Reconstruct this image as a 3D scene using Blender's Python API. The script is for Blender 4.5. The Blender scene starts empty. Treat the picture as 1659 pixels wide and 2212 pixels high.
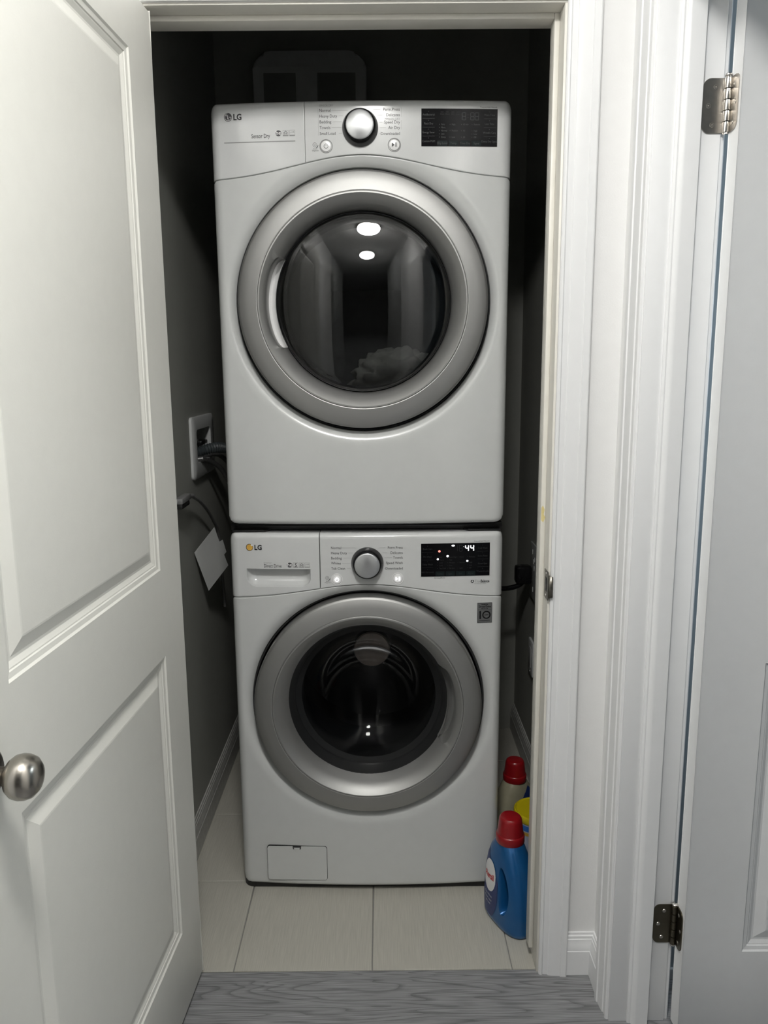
import bpy, bmesh, math, random
from mathutils import Vector, Matrix

random.seed(7)
S = bpy.context.scene
COL = S.collection
PI = math.pi

# ------------------------------------------------------------------ camera
CAM_POS = Vector((0.0428, -1.9033, 1.3814))
YAW, PITCH, ROLL, FPX = 0.0013, 0.1798, -0.0082, 1689.4
f_ = Vector((math.sin(YAW) * math.cos(PITCH), math.cos(YAW) * math.cos(PITCH), -math.sin(PITCH)))
r_ = Vector((math.cos(YAW), -math.sin(YAW), 0))
u_ = r_.cross(f_)
r2 = r_ * math.cos(ROLL) + u_ * math.sin(ROLL)
u2 = u_ * math.cos(ROLL) - r_ * math.sin(ROLL)
cd = bpy.data.cameras.new('camera')
cd.sensor_fit = 'VERTICAL'
cd.sensor_height = 36.0
cd.sensor_width = 27.0
cd.lens = FPX * 36.0 / 2212.0
cd.clip_start = 0.02
cam = bpy.data.objects.new('camera', cd)
COL.objects.link(cam)
cam.matrix_world = Matrix(((r2.x, u2.x, -f_.x, CAM_POS.x), (r2.y, u2.y, -f_.y, CAM_POS.y), (r2.z, u2.z, -f_.z, CAM_POS.z), (0, 0, 0, 1)))
S.camera = cam

# ------------------------------------------------------------------ world, exposure
w = bpy.data.worlds.new('world')
S.world = w
w.use_nodes = True
w.node_tree.nodes['Background'].inputs[0].default_value = (0.8, 0.85, 1, 1)
w.node_tree.nodes['Background'].inputs[1].default_value = 0.02
S.view_settings.view_transform = 'Standard'
S.view_settings.look = 'None'
S.view_settings.gamma = 1.0
S.view_settings.use_curve_mapping = False
S.view_settings.exposure = 0.0
LAMP_STRENGTH = 132.0
LAMP_POS = (0.0, -1.58, 2.54)

bl = bpy.data.lights.new('gap_fill_light', 'AREA')   # added cool fill without a lamp, brightens the wall in the right-hand door gap
bl.energy = 6.0
bl.color = (0.80, 0.92, 1.0)
bl.shape = 'DISK'
bl.size = 0.16
blo = bpy.data.objects.new('gap_fill_light', bl)
COL.objects.link(blo)
blo.location = (1.72, -0.42, 1.5)
blo.rotation_euler = (0, math.pi / 2, 0)

# ------------------------------------------------------------------ materials
MATS = {}
def mat(name, col, rough=0.5, metal=0.0, noise=0.03, scale=40.0, bump=0.0, bscale=200.0, coat=0.0, stretch=(1, 1, 1), spec=0.5, emit=None):
    m = bpy.data.materials.new(name)
    m.use_nodes = True
    nt = m.node_tree
    b = nt.nodes['Principled BSDF']
    b.inputs['Roughness'].default_value = rough
    b.inputs['Metallic'].default_value = metal
    b.inputs['Coat Weight'].default_value = coat
    b.inputs['Coat Roughness'].default_value = 0.08
    b.inputs['Specular IOR Level'].default_value = spec
    tc = nt.nodes.new('ShaderNodeTexCoord')
    mp = nt.nodes.new('ShaderNodeMapping')
    mp.inputs['Scale'].default_value = stretch
    nt.links.new(tc.outputs['Object'], mp.inputs[0])
    n = nt.nodes.new('ShaderNodeTexNoise')
    n.inputs['Scale'].default_value = scale
    n.inputs['Detail'].default_value = 4
    nt.links.new(mp.outputs[0], n.inputs['Vector'])
    r = nt.nodes.new('ShaderNodeValToRGB')
    c0 = [max(0, c * (1 - noise)) for c in col]
    c1 = [min(1, c * (1 + noise)) for c in col]
    r.color_ramp.elements[0].color = (*c0, 1)
    r.color_ramp.elements[1].color = (*c1, 1)
    r.color_ramp.elements[0].position = 0.3
    r.color_ramp.elements[1].position = 0.7
    nt.links.new(n.outputs[0], r.inputs[0])
    nt.links.new(r.outputs[0], b.inputs['Base Color'])
    if bump:
        n2 = nt.nodes.new('ShaderNodeTexNoise')
        n2.inputs['Scale'].default_value = bscale
        n2.inputs['Detail'].default_value = 3
        nt.links.new(mp.outputs[0], n2.inputs['Vector'])
        bp = nt.nodes.new('ShaderNodeBump')
        bp.inputs['Strength'].default_value = bump
        bp.inputs['Distance'].default_value = 0.002
        nt.links.new(n2.outputs[0], bp.inputs['Height'])
        nt.links.new(bp.outputs[0], b.inputs['Normal'])
    if emit:
        b.inputs['Emission Color'].default_value = (*emit[0], 1)
        b.inputs['Emission Strength'].default_value = emit[1]
    MATS[name] = m
    return m

def glass_mat(name, tint, rough=0.02, ior=1.5):
    """thin window: tinted see-through with a Fresnel gloss"""
    m = bpy.data.materials.new(name)
    m.use_nodes = True
    nt = m.node_tree
    nt.nodes.clear()
    o = nt.nodes.new('ShaderNodeOutputMaterial')
    mix = nt.nodes.new('ShaderNodeMixShader')
    fr = nt.nodes.new('ShaderNodeFresnel')
    fr.inputs[0].default_value = ior
    t = nt.nodes.new('ShaderNodeBsdfTransparent')
    n = nt.nodes.new('ShaderNodeTexNoise')
    n.inputs['Scale'].default_value = 6
    tc = nt.nodes.new('ShaderNodeTexCoord')
    nt.links.new(tc.outputs['Object'], n.inputs['Vector'])
    rp = nt.nodes.new('ShaderNodeValToRGB')
    rp.color_ramp.elements[0].color = (*[c * 0.95 for c in tint], 1)
    rp.color_ramp.elements[1].color = (*[min(1, c * 1.05) for c in tint], 1)
    nt.links.new(n.outputs[0], rp.inputs[0])
    nt.links.new(rp.outputs[0], t.inputs[0])
    g = nt.nodes.new('ShaderNodeBsdfGlossy')
    g.inputs['Roughness'].default_value = rough
    g.inputs['Color'].default_value = (1, 1, 1, 1)
    nt.links.new(fr.outputs[0], mix.inputs[0])
    nt.links.new(t.outputs[0], mix.inputs[1])
    nt.links.new(g.outputs[0], mix.inputs[2])
    nt.links.new(mix.outputs[0], o.inputs[0])
    MATS[name] = m
    return m

WHITE = mat('appliance white enamel', (0.615, 0.628, 0.62), 0.22, coat=0.3, noise=0.01)
PANELW = mat('glossy white plastic', (0.66, 0.67, 0.668), 0.16, coat=0.5, noise=0.01)
BUTTONW = mat('button white plastic', (0.82, 0.82, 0.82), 0.25, noise=0.01)
SILVER = mat('satin silver paint', (0.40, 0.40, 0.392), 0.50, metal=0.90, noise=0.015, scale=900, bump=0.03, bscale=1500)
CAPS = mat('brushed knob cap', (0.62, 0.63, 0.64), 0.33, metal=0.9, noise=0.02, scale=300)
BLACK = mat('black plastic', (0.008, 0.008, 0.009), 0.22, noise=0.05, spec=0.3)
BLACKM = mat('matt black metal', (0.015, 0.015, 0.015), 0.45, noise=0.1)
GASKET = mat('dark grey gasket rubber', (0.028, 0.029, 0.03), 0.35, noise=0.05)
SEAL = mat('washer door seal', (0.013, 0.0135, 0.014), 0.42, noise=0.05, spec=0.2)
SCREEN = mat('display black gloss', (0.004, 0.004, 0.005), 0.12, noise=0.02, spec=0.12)
PRINT = mat('dark grey print', (0.025, 0.025, 0.028), 0.5, noise=0.02)
PRINTL = mat('light grey print', (0.32, 0.32, 0.32), 0.5, noise=0.02)
DIM = mat('dim display print', (0.055, 0.06, 0.06), 0.5, noise=0.02)
DIM2 = mat('dimmer display print', (0.022, 0.024, 0.025), 0.5, noise=0.02)
TOUCH = mat('display touch strip', (0.010, 0.016, 0.017), 0.3, noise=0.05, spec=0.1)
LIT = mat('lit white segment', (0.9, 0.9, 0.9), 0.5, noise=0.0, emit=((0.95, 0.97, 1.0), 3.0))
LITRED = mat('lit red dot', (0.9, 0.2, 0.15), 0.5, noise=0.0, emit=((1.0, 0.25, 0.2), 1.6))
LITSOFT = mat('lit button face', (0.6, 0.6, 0.6), 0.4, noise=0.0, emit=((1.0, 1.0, 0.98), 0.28))
LITICON = mat('lit button icon', (0.8, 0.8, 0.8), 0.4, noise=0.0, emit=((1.0, 1.0, 1.0), 2.0))
AMBER_REFLECTION = mat('amber emblem reflection', (0.72, 0.42, 0.08), 0.3, noise=0.1, scale=120)  # amber reflection on the washer emblem, put into the base colour
EMBLEM = mat('dark grey emblem', (0.07, 0.07, 0.075), 0.35, noise=0.05)
STICK = mat('grey foil sticker', (0.16, 0.165, 0.165), 0.4, metal=0.3, noise=0.05)
DRYGLASS = glass_mat('smoked dryer glass', (0.62, 0.63, 0.63), 0.0, 1.5)
WASHGLASS = glass_mat('washer glass', (0.74, 0.74, 0.75), 0.0, 1.17)
DRUM = mat('dark drum steel', (0.14, 0.14, 0.142), 0.4, metal=0.4, noise=0.1)
DRUMB = mat('black drum inside', (0.014, 0.014, 0.015), 0.3, noise=0.1)
HUB = mat('drum hub', (0.80, 0.70, 0.62), 0.6, noise=0.1)
CLOTH = mat('grey cloth', (0.50, 0.49, 0.46), 0.9, noise=0.1, bump=0.4, bscale=400)
DOORP = mat('cream door paint', (0.74, 0.735, 0.685), 0.42, noise=0.01, bump=0.05, bscale=300)
DOORG = mat('pale grey door paint', (0.80, 0.805, 0.805), 0.42, noise=0.01, bump=0.05, bscale=300)
TRIM = mat('white trim paint', (0.82, 0.825, 0.83), 0.38, noise=0.008, bump=0.008, bscale=150)
JAMB = mat('cream jamb paint', (0.74, 0.72, 0.66), 0.42, noise=0.02)
WALLH = mat('white hall wall paint', (0.83, 0.83, 0.825), 0.55, noise=0.01, bump=0.12, bscale=350)
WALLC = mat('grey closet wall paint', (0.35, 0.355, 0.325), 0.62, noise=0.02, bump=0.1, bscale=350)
WALLD = mat('dim room wall paint', (0.35, 0.34, 0.32), 0.7, noise=0.02)
WALLR = mat('blue grey bedroom wall paint', (0.50, 0.56, 0.60), 0.6, noise=0.02)
VENT = mat('vent panel plastic', (0.28, 0.285, 0.27), 0.6)
CEIL = mat('ceiling paint', (0.82, 0.82, 0.81), 0.8, noise=0.01)
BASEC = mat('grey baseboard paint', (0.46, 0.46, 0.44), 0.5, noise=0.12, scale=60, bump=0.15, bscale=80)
NICKEL = mat('brushed nickel', (0.46, 0.43, 0.39), 0.30, metal=1.0, noise=0.08, scale=80)
NICKELB = mat('bright nickel', (0.62, 0.60, 0.57), 0.18, metal=1.0, noise=0.03)
STRIKE = mat('dark nickel strike', (0.20, 0.19, 0.165), 0.34, metal=1.0, noise=0.08)
KNOBM = mat('satin nickel knob', (0.40, 0.375, 0.335), 0.27, metal=1.0, noise=0.03)
GROUT = mat('tile grout', (0.25, 0.245, 0.235), 0.9, noise=0.1)
BOXW = mat('white box plastic', (0.60, 0.61, 0.61), 0.4, noise=0.02)
PAPER = mat('pale paper', (0.62, 0.63, 0.62), 0.8, noise=0.03, scale=15)
CORD = mat('grey cord', (0.20, 0.20, 0.20), 0.5, noise=0.03)
HOSE = mat('dark corrugated hose', (0.05, 0.06, 0.065), 0.45, noise=0.1)
BRAID = mat('braided steel hose', (0.14, 0.14, 0.14), 0.38, metal=0.7, noise=0.5, scale=700)
BLUE = mat('blue bottle plastic', (0.008, 0.105, 0.30), 0.30, metal=0.35, noise=0.05, coat=0.3)
NAVY = mat('navy label', (0.012, 0.03, 0.14), 0.35, noise=0.05)
REDC = mat('red cap plastic', (0.26, 0.004, 0.008), 0.3, noise=0.03, coat=0.2)
LABELW = mat('white label', (0.75, 0.75, 0.76), 0.4, noise=0.02)
REDP = mat('red label print', (0.55, 0.015, 0.02), 0.4, noise=0.02)
YELLOW = mat('yellow lid plastic', (0.50, 0.41, 0.004), 0.4, noise=0.03)
TUBB = mat('pale tub label', (0.42, 0.45, 0.55), 0.45, noise=0.1)
TUBO = mat('tub blue stripe', (0.02, 0.12, 0.42), 0.45, noise=0.1)
TUBG = mat('tub gold stripe', (0.5, 0.3, 0.05), 0.45, noise=0.1)
CLEARB = mat('cloudy bottle plastic', (0.33, 0.31, 0.22), 0.25, noise=0.08, scale=25)
SMEAR = mat('yellow paint smear', (0.66, 0.56, 0.26), 0.6, noise=0.2)
LAMPM = mat('lit lamp glass', (0.9, 0.9, 0.88), 0.4, noise=0.0, emit=((1.0, 0.985, 0.95), LAMP_STRENGTH))

def wood_floor_mat():
    m = mat('grey vinyl plank', (0.2, 0.2, 0.2), 0.42)
    nt = m.node_tree
    b = nt.nodes['Principled BSDF']
    tc = nt.nodes.new('ShaderNodeTexCoord')
    oi = nt.nodes.new('ShaderNodeObjectInfo')
    add = nt.nodes.new('ShaderNodeVectorMath')
    add.operation = 'ADD'
    sc = nt.nodes.new('ShaderNodeVectorMath')
    sc.operation = 'SCALE'
    sc.inputs['Scale'].default_value = 7.0
    cmb = nt.nodes.new('ShaderNodeCombineXYZ')
    for k in range(3):
        nt.links.new(oi.outputs['Random'], cmb.inputs[k])
    nt.links.new(cmb.outputs[0], sc.inputs[0])
    nt.links.new(tc.outputs['Object'], add.inputs[0])
    nt.links.new(sc.outputs[0], add.inputs[1])
    mp = nt.nodes.new('ShaderNodeMapping')
    mp.inputs['Scale'].default_value = (0.85, 9.0, 1)
    nt.links.new(add.outputs[0], mp.inputs[0])
    wv = nt.nodes.new('ShaderNodeTexNoise')
    wv.inputs['Scale'].default_value = 1.6
    wv.inputs['Detail'].default_value = 2
    wv.inputs['Distortion'].default_value = 0.5
    nt.links.new(mp.outputs[0], wv.inputs['Vector'])
    # growth rings: contour lines of the smooth noise
    mul = nt.nodes.new('ShaderNodeMath')
    mul.operation = 'MULTIPLY'
    mul.inputs[1].default_value = 17.0
    nt.links.new(wv.outputs[0], mul.inputs[0])
    fr = nt.nodes.new('ShaderNodeMath')
    fr.operation = 'FRACT'
    nt.links.new(mul.outputs[0], fr.inputs[0])
    r1 = nt.nodes.new('ShaderNodeValToRGB')
    e = r1.color_ramp.elements
    e[0].position, e[0].color = 0.0, (0.48, 0.48, 0.48, 1)
    e[1].position, e[1].color = 1.0, (0.80, 0.80, 0.80, 1)
    k = r1.color_ramp.elements.new(0.35)
    k.color = (1, 1, 1, 1)
    k = r1.color_ramp.elements.new(0.85)
    k.color = (1, 1, 1, 1)
    nt.links.new(fr.outputs[0], r1.inputs[0])
    mp2 = nt.nodes.new('ShaderNodeMapping')
    mp2.inputs['Scale'].default_value = (6.0, 180.0, 1)
    nt.links.new(add.outputs[0], mp2.inputs[0])
    fi = nt.nodes.new('ShaderNodeTexNoise')
    fi.inputs['Scale'].default_value = 2.0
    fi.inputs['Detail'].default_value = 5
    nt.links.new(mp2.outputs[0], fi.inputs['Vector'])
    r2_ = nt.nodes.new('ShaderNodeValToRGB')
    r2_.color_ramp.elements[0].position = 0.3
    r2_.color_ramp.elements[1].position = 0.7
    r2_.color_ramp.elements[0].color = (0.17, 0.172, 0.178, 1)
    r2_.color_ramp.elements[1].color = (0.33, 0.332, 0.34, 1)
    nt.links.new(fi.outputs[0], r2_.inputs[0])
    mx = nt.nodes.new('ShaderNodeMixRGB')
    mx.blend_type = 'MULTIPLY'
    mx.inputs[0].default_value = 0.85
    nt.links.new(r2_.outputs[0], mx.inputs[1])
    nt.links.new(r1.outputs[0], mx.inputs[2])
    nt.links.new(mx.outputs[0], b.inputs['Base Color'])
    bp = nt.nodes.new('ShaderNodeBump')
    bp.inputs['Strength'].default_value = 0.2
    bp.inputs['Distance'].default_value = 0.001
    nt.links.new(fi.outputs[0], bp.inputs['Height'])
    nt.links.new(bp.outputs[0], b.inputs['Normal'])
    return m
PLANK = wood_floor_mat()
TILE = mat('beige linen tile', (0.46, 0.447, 0.395), 0.5, noise=0.09, scale=6.0, stretch=(70, 2.2, 1), bump=0.12, bscale=9.0)

# ------------------------------------------------------------------ helpers
def mobj(name, verts, faces, m, parent=None, smooth=None, loc=None):
    me = bpy.data.meshes.new(name)
    me.from_pydata([tuple(v) for v in verts], [], faces)
    me.materials.append(m)
    if smooth is not None:
        me.polygons.foreach_set('use_smooth', [True] * len(me.polygons))
        me.set_sharp_from_angle(angle=math.radians(smooth))
    me.update()
    o = bpy.data.objects.new(name, me)
    COL.objects.link(o)
    if parent:
        o.parent = parent
    if loc:
        o.location = loc
    return o

def bmobj(name, bm, m, parent=None, smooth=None):
    bmesh.ops.recalc_face_normals(bm, faces=bm.faces)
    me = bpy.data.meshes.new(name)
    bm.to_mesh(me)
    bm.free()
    me.materials.append(m)
    if smooth is not None:
        me.polygons.foreach_set('use_smooth', [True] * len(me.polygons))
        me.set_sharp_from_angle(angle=math.radians(smooth))
    o = bpy.data.objects.new(name, me)
    COL.objects.link(o)
    if parent:
        o.parent = parent
    return o

def bm_box(bm, x0, x1, y0, y1, z0, z1, bev=0.0, seg=2):
    r = bmesh.ops.create_cube(bm, size=1.0)
    vs = r['verts']
    for v in vs:
        v.co = Vector(((x0 + x1) / 2 + v.co.x * (x1 - x0), (y0 + y1) / 2 + v.co.y * (y1 - y0), (z0 + z1) / 2 + v.co.z * (z1 - z0)))
    if bev > 0:
        es = list({e for v in vs for e in v.link_edges})
        bmesh.ops.bevel(bm, geom=es, offset=bev, segments=seg, profile=0.5, affect='EDGES')

def box(name, x0, x1, y0, y1, z0, z1, m, parent=None, bev=0.0, seg=2):
    bm = bmesh.new()
    bm_box(bm, x0, x1, y0, y1, z0, z1, bev, seg)
    return bmobj(name, bm, m, parent, 40 if bev else None)

def prism(name, poly, y0, y1, m, parent=None, axis='y', smooth=None, bev=0.0):
    """poly = (a, b) list; axis y: a=x, b=z; axis x: a=y, b=z; axis z: a=x, b=y"""
    def P(a, b, h):
        return (a, h, b) if axis == 'y' else ((h, a, b) if axis == 'x' else (a, b, h))
    bm = bmesh.new()
    n = len(poly)
    A = [bm.verts.new(P(a, b, y0)) for a, b in poly]
    B = [bm.verts.new(P(a, b, y1)) for a, b in poly]
    bm.faces.new(A)
    bm.faces.new(list(reversed(B)))
    for i in range(n):
        bm.faces.new((A[i], B[i], B[(i + 1) % n], A[(i + 1) % n]))
    if bev:
        es = [e for e in bm.edges if abs((e.verts[0].co - e.verts[1].co).dot(Vector(P(0, 0, 1)))) < 1e-9]
        bmesh.ops.bevel(bm, geom=es, offset=bev, segments=2, profile=0.5, affect='EDGES')
    return bmobj(name, bm, m, parent, smooth)

def rrect(x0, x1, z0, z1, r, n=6):
    p = []
    for cx, cz, a in ((x1 - r, z0 + r, -90), (x1 - r, z1 - r, 0), (x0 + r, z1 - r, 90), (x0 + r, z0 + r, 180)):
        for k in range(n + 1):
            t = math.radians(a + 90 * k / n)
            p.append((cx + r * math.cos(t), cz + r * math.sin(t)))
    return p

def lathe(name, prof, m, parent=None, seg=64, cen=(0, 0, 0), axis='-y', smooth=35, cap0=False, cap1=False, sx=1.0):
    """prof: (radius, height along axis)"""
    V, F = [], []
    for r, h in prof:
        for k in range(seg):
            t = 2 * PI * k / seg
            a, b = r * math.cos(t) * sx, r * math.sin(t)
            if axis == '-y':
                V.append((cen[0] + a, cen[1] - h, cen[2] + b))
            elif axis == 'z':
                V.append((cen[0] + a, cen[1] + b, cen[2] + h))
            elif axis == 'x':
                V.append((cen[0] + h, cen[1] + a, cen[2] + b))
    np_ = len(prof)
    for i in range(np_ - 1):
        for k in range(seg):
            k2 = (k + 1) % seg
            F.append((i * seg + k, i * seg + k2, (i + 1) * seg + k2, (i + 1) * seg + k))
    if cap0:
        F.append(tuple(reversed(range(seg))))
    if cap1:
        F.append(tuple((np_ - 1) * seg + k for k in range(seg)))
    bm = bmesh.new()
    vs = [bm.verts.new(v) for v in V]
    for f in F:
        bm.faces.new([vs[i] for i in f])
    bmesh.ops.remove_doubles(bm, verts=bm.verts, dist=1e-6)
    return bmobj(name, bm, m, parent, smooth)

def tube(name, pts, rad, m, parent=None, seg=10, sub=8, rib=None):
    """smooth tube through points; rib=(pitch, depth) makes it corrugated"""
    P = [Vector(p) for p in pts]
    path = []
    for i in range(len(P) - 1):
        p0, p1, p2, p3 = P[max(i - 1, 0)], P[i], P[i + 1], P[min(i + 2, len(P) - 1)]
        for k in range(sub):
            t = k / sub
            path.append(0.5 * ((2 * p1) + (p2 - p0) * t + (2 * p0 - 5 * p1 + 4 * p2 - p3) * t * t + (3 * p1 - p0 - 3 * p2 + p3) * t ** 3))
    path.append(P[-1])
    if rib:
        fine, acc = [path[0]], 0.0
        step = rib[0] / 4
        for a, b in zip(path[:-1], path[1:]):
            L = (b - a).length
            n = max(1, round(L / step))
            for k in range(1, n + 1):
                fine.append(a.lerp(b, k / n))
        path = fine
    bm = bmesh.new()
    rings = []
    up = Vector((0.13, 0.27, 0.95)).normalized()
    for i, p in enumerate(path):
        d = (path[min(i + 1, len(path) - 1)] - path[max(i - 1, 0)]).normalized()
        s = d.cross(up)
        if s.length < 1e-3:
            s = d.cross(Vector((1, 0, 0)))
        s.normalize()
        n = s.cross(d).normalized()
        r = rad
        if rib:
            r = rad - rib[1] * (0, 0.5, 1, 0.5)[i % 4]
        rings.append([bm.verts.new(p + s * (r * math.cos(2 * PI * k / seg)) + n * (r * math.sin(2 * PI * k / seg))) for k in range(seg)])
    for a, b in zip(rings[:-1], rings[1:]):
        for k in range(seg):
            bm.faces.new((a[k], a[(k + 1) % seg], b[(k + 1) % seg], b[k]))
    bm.faces.new(list(reversed(rings[0])))
    bm.faces.new(rings[-1])
    return bmobj(name, bm, m, parent, 60)

def empty(name, loc=(0, 0, 0), rot=(0, 0, 0), parent=None):
    o = bpy.data.objects.new(name, None)
    o.empty_display_size = 0.05
    COL.objects.link(o)
    o.location = loc
    o.rotation_euler = rot
    if parent:
        o.parent = parent
    return o

def tag(o, label=None, cat=None, group=None, kind=None):
    if label:
        o['label'] = label
    if cat:
        o['category'] = cat
    if group:
        o['group'] = group
    if kind:
        o['kind'] = kind
    return o

def copy_tree(o, parent=None):
    c = o.copy()
    COL.objects.link(c)
    c.parent = parent
    for ch in [x for x in list(bpy.data.objects) if x.parent == o]:
        copy_tree(ch, c)
    return c

TEXTS = []
def text(s, x, z, size, m, parent, yfun, align='LEFT', bold=0.0, sx=1.0, name='lettering', lift=0.0004, xf=None):
    """flat print in the x-z plane that follows the surface yfun(x, z); z = baseline"""
    cu = bpy.data.curves.new(name, 'FONT')
    cu.body = s
    cu.size = size
    cu.align_x = align
    cu.offset = bold
    cu.resolution_u = 2
    cu.space_character = 1.0
    o = bpy.data.objects.new('tmp_text', cu)
    COL.objects.link(o)
    TEXTS.append((o, name, x, z, m, parent, yfun, sx, lift, xf))

def flush_texts():
    bpy.context.view_layer.update()
    dg = bpy.context.evaluated_depsgraph_get()
    for o, name, x, z, m, parent, yfun, sx, lift, xf in TEXTS:
        me = bpy.data.meshes.new_from_object(o.evaluated_get(dg))
        for v in me.vertices:
            px, pz = x + v.co.x * sx, z + v.co.y
            v.co = xf(px, pz) if xf else (px, yfun(px, pz) - lift, pz)
        me.materials.clear()
        me.materials.append(m)
        me.name = name
        n = bpy.data.objects.new(name, me)
        COL.objects.link(n)
        n.parent = parent
    for t in TEXTS:
        cu = t[0].data
        bpy.data.objects.remove(t[0])
        bpy.data.curves.remove(cu)

def decal(name, polys, m, parent, yfun, lift=0.0004, th=0.0003):
    """thin flat marks (list of polygons in x-z) following a surface, one mesh"""
    V, F = [], []
    for p in polys:
        b = len(V)
        n = len(p)
        V += [(x, yfun(x, z) - lift, z) for x, z in p]
        V += [(x, yfun(x, z) - lift + th, z) for x, z in p]
        F.append(tuple(range(b, b + n)))
        for i in range(n):
            F.append((b + i, b + n + i, b + n + (i + 1) % n, b + (i + 1) % n))
    o = mobj(name, V, F, m, parent)
    if name in ('leader_line', 'divider_line', 'indicator_dot', 'digit_segment', 'bracket_line', 'badge', 'badge_icon', 'button_icon', 'emblem_face', 'diagnosis_icon', 'touch_strip', 'sticker_numeral') and len(polys) > 1:
        o['kind'] = 'stuff'
    return o

def seg_poly(x0, z0, x1, z1, t):
    d = math.hypot(x1 - x0, z1 - z0)
    nx, nz = -(z1 - z0) / d * t / 2, (x1 - x0) / d * t / 2
    return [(x0 + nx, z0 + nz), (x0 - nx, z0 - nz), (x1 - nx, z1 - nz), (x1 + nx, z1 + nz)]

def circ(x, z, r, n=28, a0=0, a1=360, sx=1.0):
    return [(x + sx * r * math.cos(math.radians(a0 + (a1 - a0) * k / n)), z + r * math.sin(math.radians(a0 + (a1 - a0) * k / n))) for k in range(n + (0 if a1 - a0 == 360 else 1))]

def ring_polys(x, z, r0, r1, a0=0, a1=360, n=32):
    out = []
    for k in range(n):
        t0, t1 = math.radians(a0 + (a1 - a0) * k / n), math.radians(a0 + (a1 - a0) * (k + 1) / n)
        out.append([(x + r0 * math.cos(t0), z + r0 * math.sin(t0)), (x + r1 * math.cos(t0), z + r1 * math.sin(t0)), (x + r1 * math.cos(t1), z + r1 * math.sin(t1)), (x + r0 * math.cos(t1), z + r0 * math.sin(t1))])
    return out

# ------------------------------------------------------------------ the setting
YW, YB = -0.304, -0.190            # hall face and closet face of the closet's front wall
XL, XR, YBACK = -0.512, 0.545, 0.95  # closet interior
HX0, HX1 = -0.64, 0.522            # hall walls
JL, JR, JZ = -0.430, 0.390, 2.051  # closet door opening between jambs
HC = 2.54
def struct(o, label=None):
    return tag(o, label, None, None, 'structure')

def walls(name, boxes, m, label):
    bm = bmesh.new()
    for b in boxes:
        bm_box(bm, *b)
    return struct(bmobj(name, bm, m), label)

# floors
fl = struct(box('floor_hall', -2.6, 2.6, -7.0, -0.2955, -0.06, -0.004, GROUT), 'grey wood-look plank floor of the hall')
y = -0.2965
row = 0
while y > -2.6:
    x = -0.62 - 1.22 - (0.37 * row) % 0.9
    while x < 1.9:
        xa, xb = max(x, -0.76), min(x + 1.22, 1.9)
        if xb - xa > 0.02:
            cx, cy = (xa + xb) / 2, y - 0.09
            p = box('plank', xa - cx, xb - 0.0006 - cx, -0.0897, 0.0897, -0.004, 0.0, PLANK, fl, 0.0008, 1)
            p.location = (cx, cy, 0)
        x += 1.22
    y -= 0.18
    row += 1
fc = struct(box('floor_closet', XL - 0.05, XR + 0.05, -0.2955, YBACK + 0.05, -0.06, -0.003, GROUT), 'beige tile floor of the closet')
xs = [-0.643, -0.316, 0.0085, 0.3365, 0.664]
ys = [-0.2955, 0.034, 0.364, 0.694, 1.0]
for i in range(4):
    for j in range(4):
        xa, xb, ya, yb = max(xs[i], XL - 0.04) + 0.0013, min(xs[i + 1], XR + 0.04) - 0.0013, ys[j] + 0.0012, ys[j + 1] - 0.0012
        cx, cy = (xa + xb) / 2, (ya + yb) / 2
        t = box('tile', xa - cx, xb - cx, ya - cy, yb - cy, -0.006, 0.0, TILE, fc, 0.0012, 1)
        t.location = (cx, cy, 0)

# walls; the left closet wall has a hole for the hose box
BY0, BY1, BZ0, BZ1 = 0.396, 0.588, 1.112, 1.214
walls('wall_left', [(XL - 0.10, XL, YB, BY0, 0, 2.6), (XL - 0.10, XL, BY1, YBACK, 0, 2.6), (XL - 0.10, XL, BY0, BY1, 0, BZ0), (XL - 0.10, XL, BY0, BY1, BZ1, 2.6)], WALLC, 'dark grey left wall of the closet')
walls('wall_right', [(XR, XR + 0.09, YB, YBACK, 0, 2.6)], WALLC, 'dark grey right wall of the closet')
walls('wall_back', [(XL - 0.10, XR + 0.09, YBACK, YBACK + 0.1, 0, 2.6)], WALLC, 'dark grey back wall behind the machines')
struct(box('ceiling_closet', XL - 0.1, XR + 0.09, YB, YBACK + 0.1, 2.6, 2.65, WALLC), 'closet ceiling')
walls('wall_front', [(HX0, JL - 0.018, YW, YB, 0, HC), (JR + 0.018, HX1 + 0.001, YW, YB, 0, HC), (JL - 0.018, JR + 0.018, YW, YB, JZ + 0.018, HC), (HX0, HX1, YB - 0.06, YB, HC, 2.65)], WALLH, 'white hall wall around the closet opening')
RJ = -0.446                         # hinge jamb of the right-hand doorway
RJ2 = RJ - 0.775
walls('wall_hall_right', [(HX1, 0.637, RJ + 0.018, YB, 0, HC), (HX1, 0.637, RJ2 - 0.018, RJ + 0.018, 2.07, HC), (HX1, 0.637, -2.5, RJ2 - 0.018, 0, HC)], WALLH, 'white hall wall with the right-hand doorway')
walls('wall_hall_left', [(HX0 - 0.12, HX0, -2.5, YB, 0, HC)], WALLH, 'white left wall of the hall')
walls('wall_hall_end', [(-2.6, 2.6, -7.1, -7.0, 0, HC), (-2.7, -2.6, -7.0, -2.5, 0, HC), (2.6, 2.7, -7.0, -2.5, 0, HC), (-2.6, HX0 - 0.12, -2.5, -2.4, 0, HC), (0.637, 2.6, -3.2, -3.1, 0, HC)], WALLD, 'walls of the dim room behind the hall')
struct(box('ceiling_hall', HX0 - 0.12, 0.637, -2.5, YW + 0.05, HC, HC + 0.06, CEIL), 'white hall ceiling')
struct(box('ceiling_room', -2.6, 2.6, -7.0, -2.5, HC, HC + 0.06, CEIL), 'ceiling of the dim room behind the hall')
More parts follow.
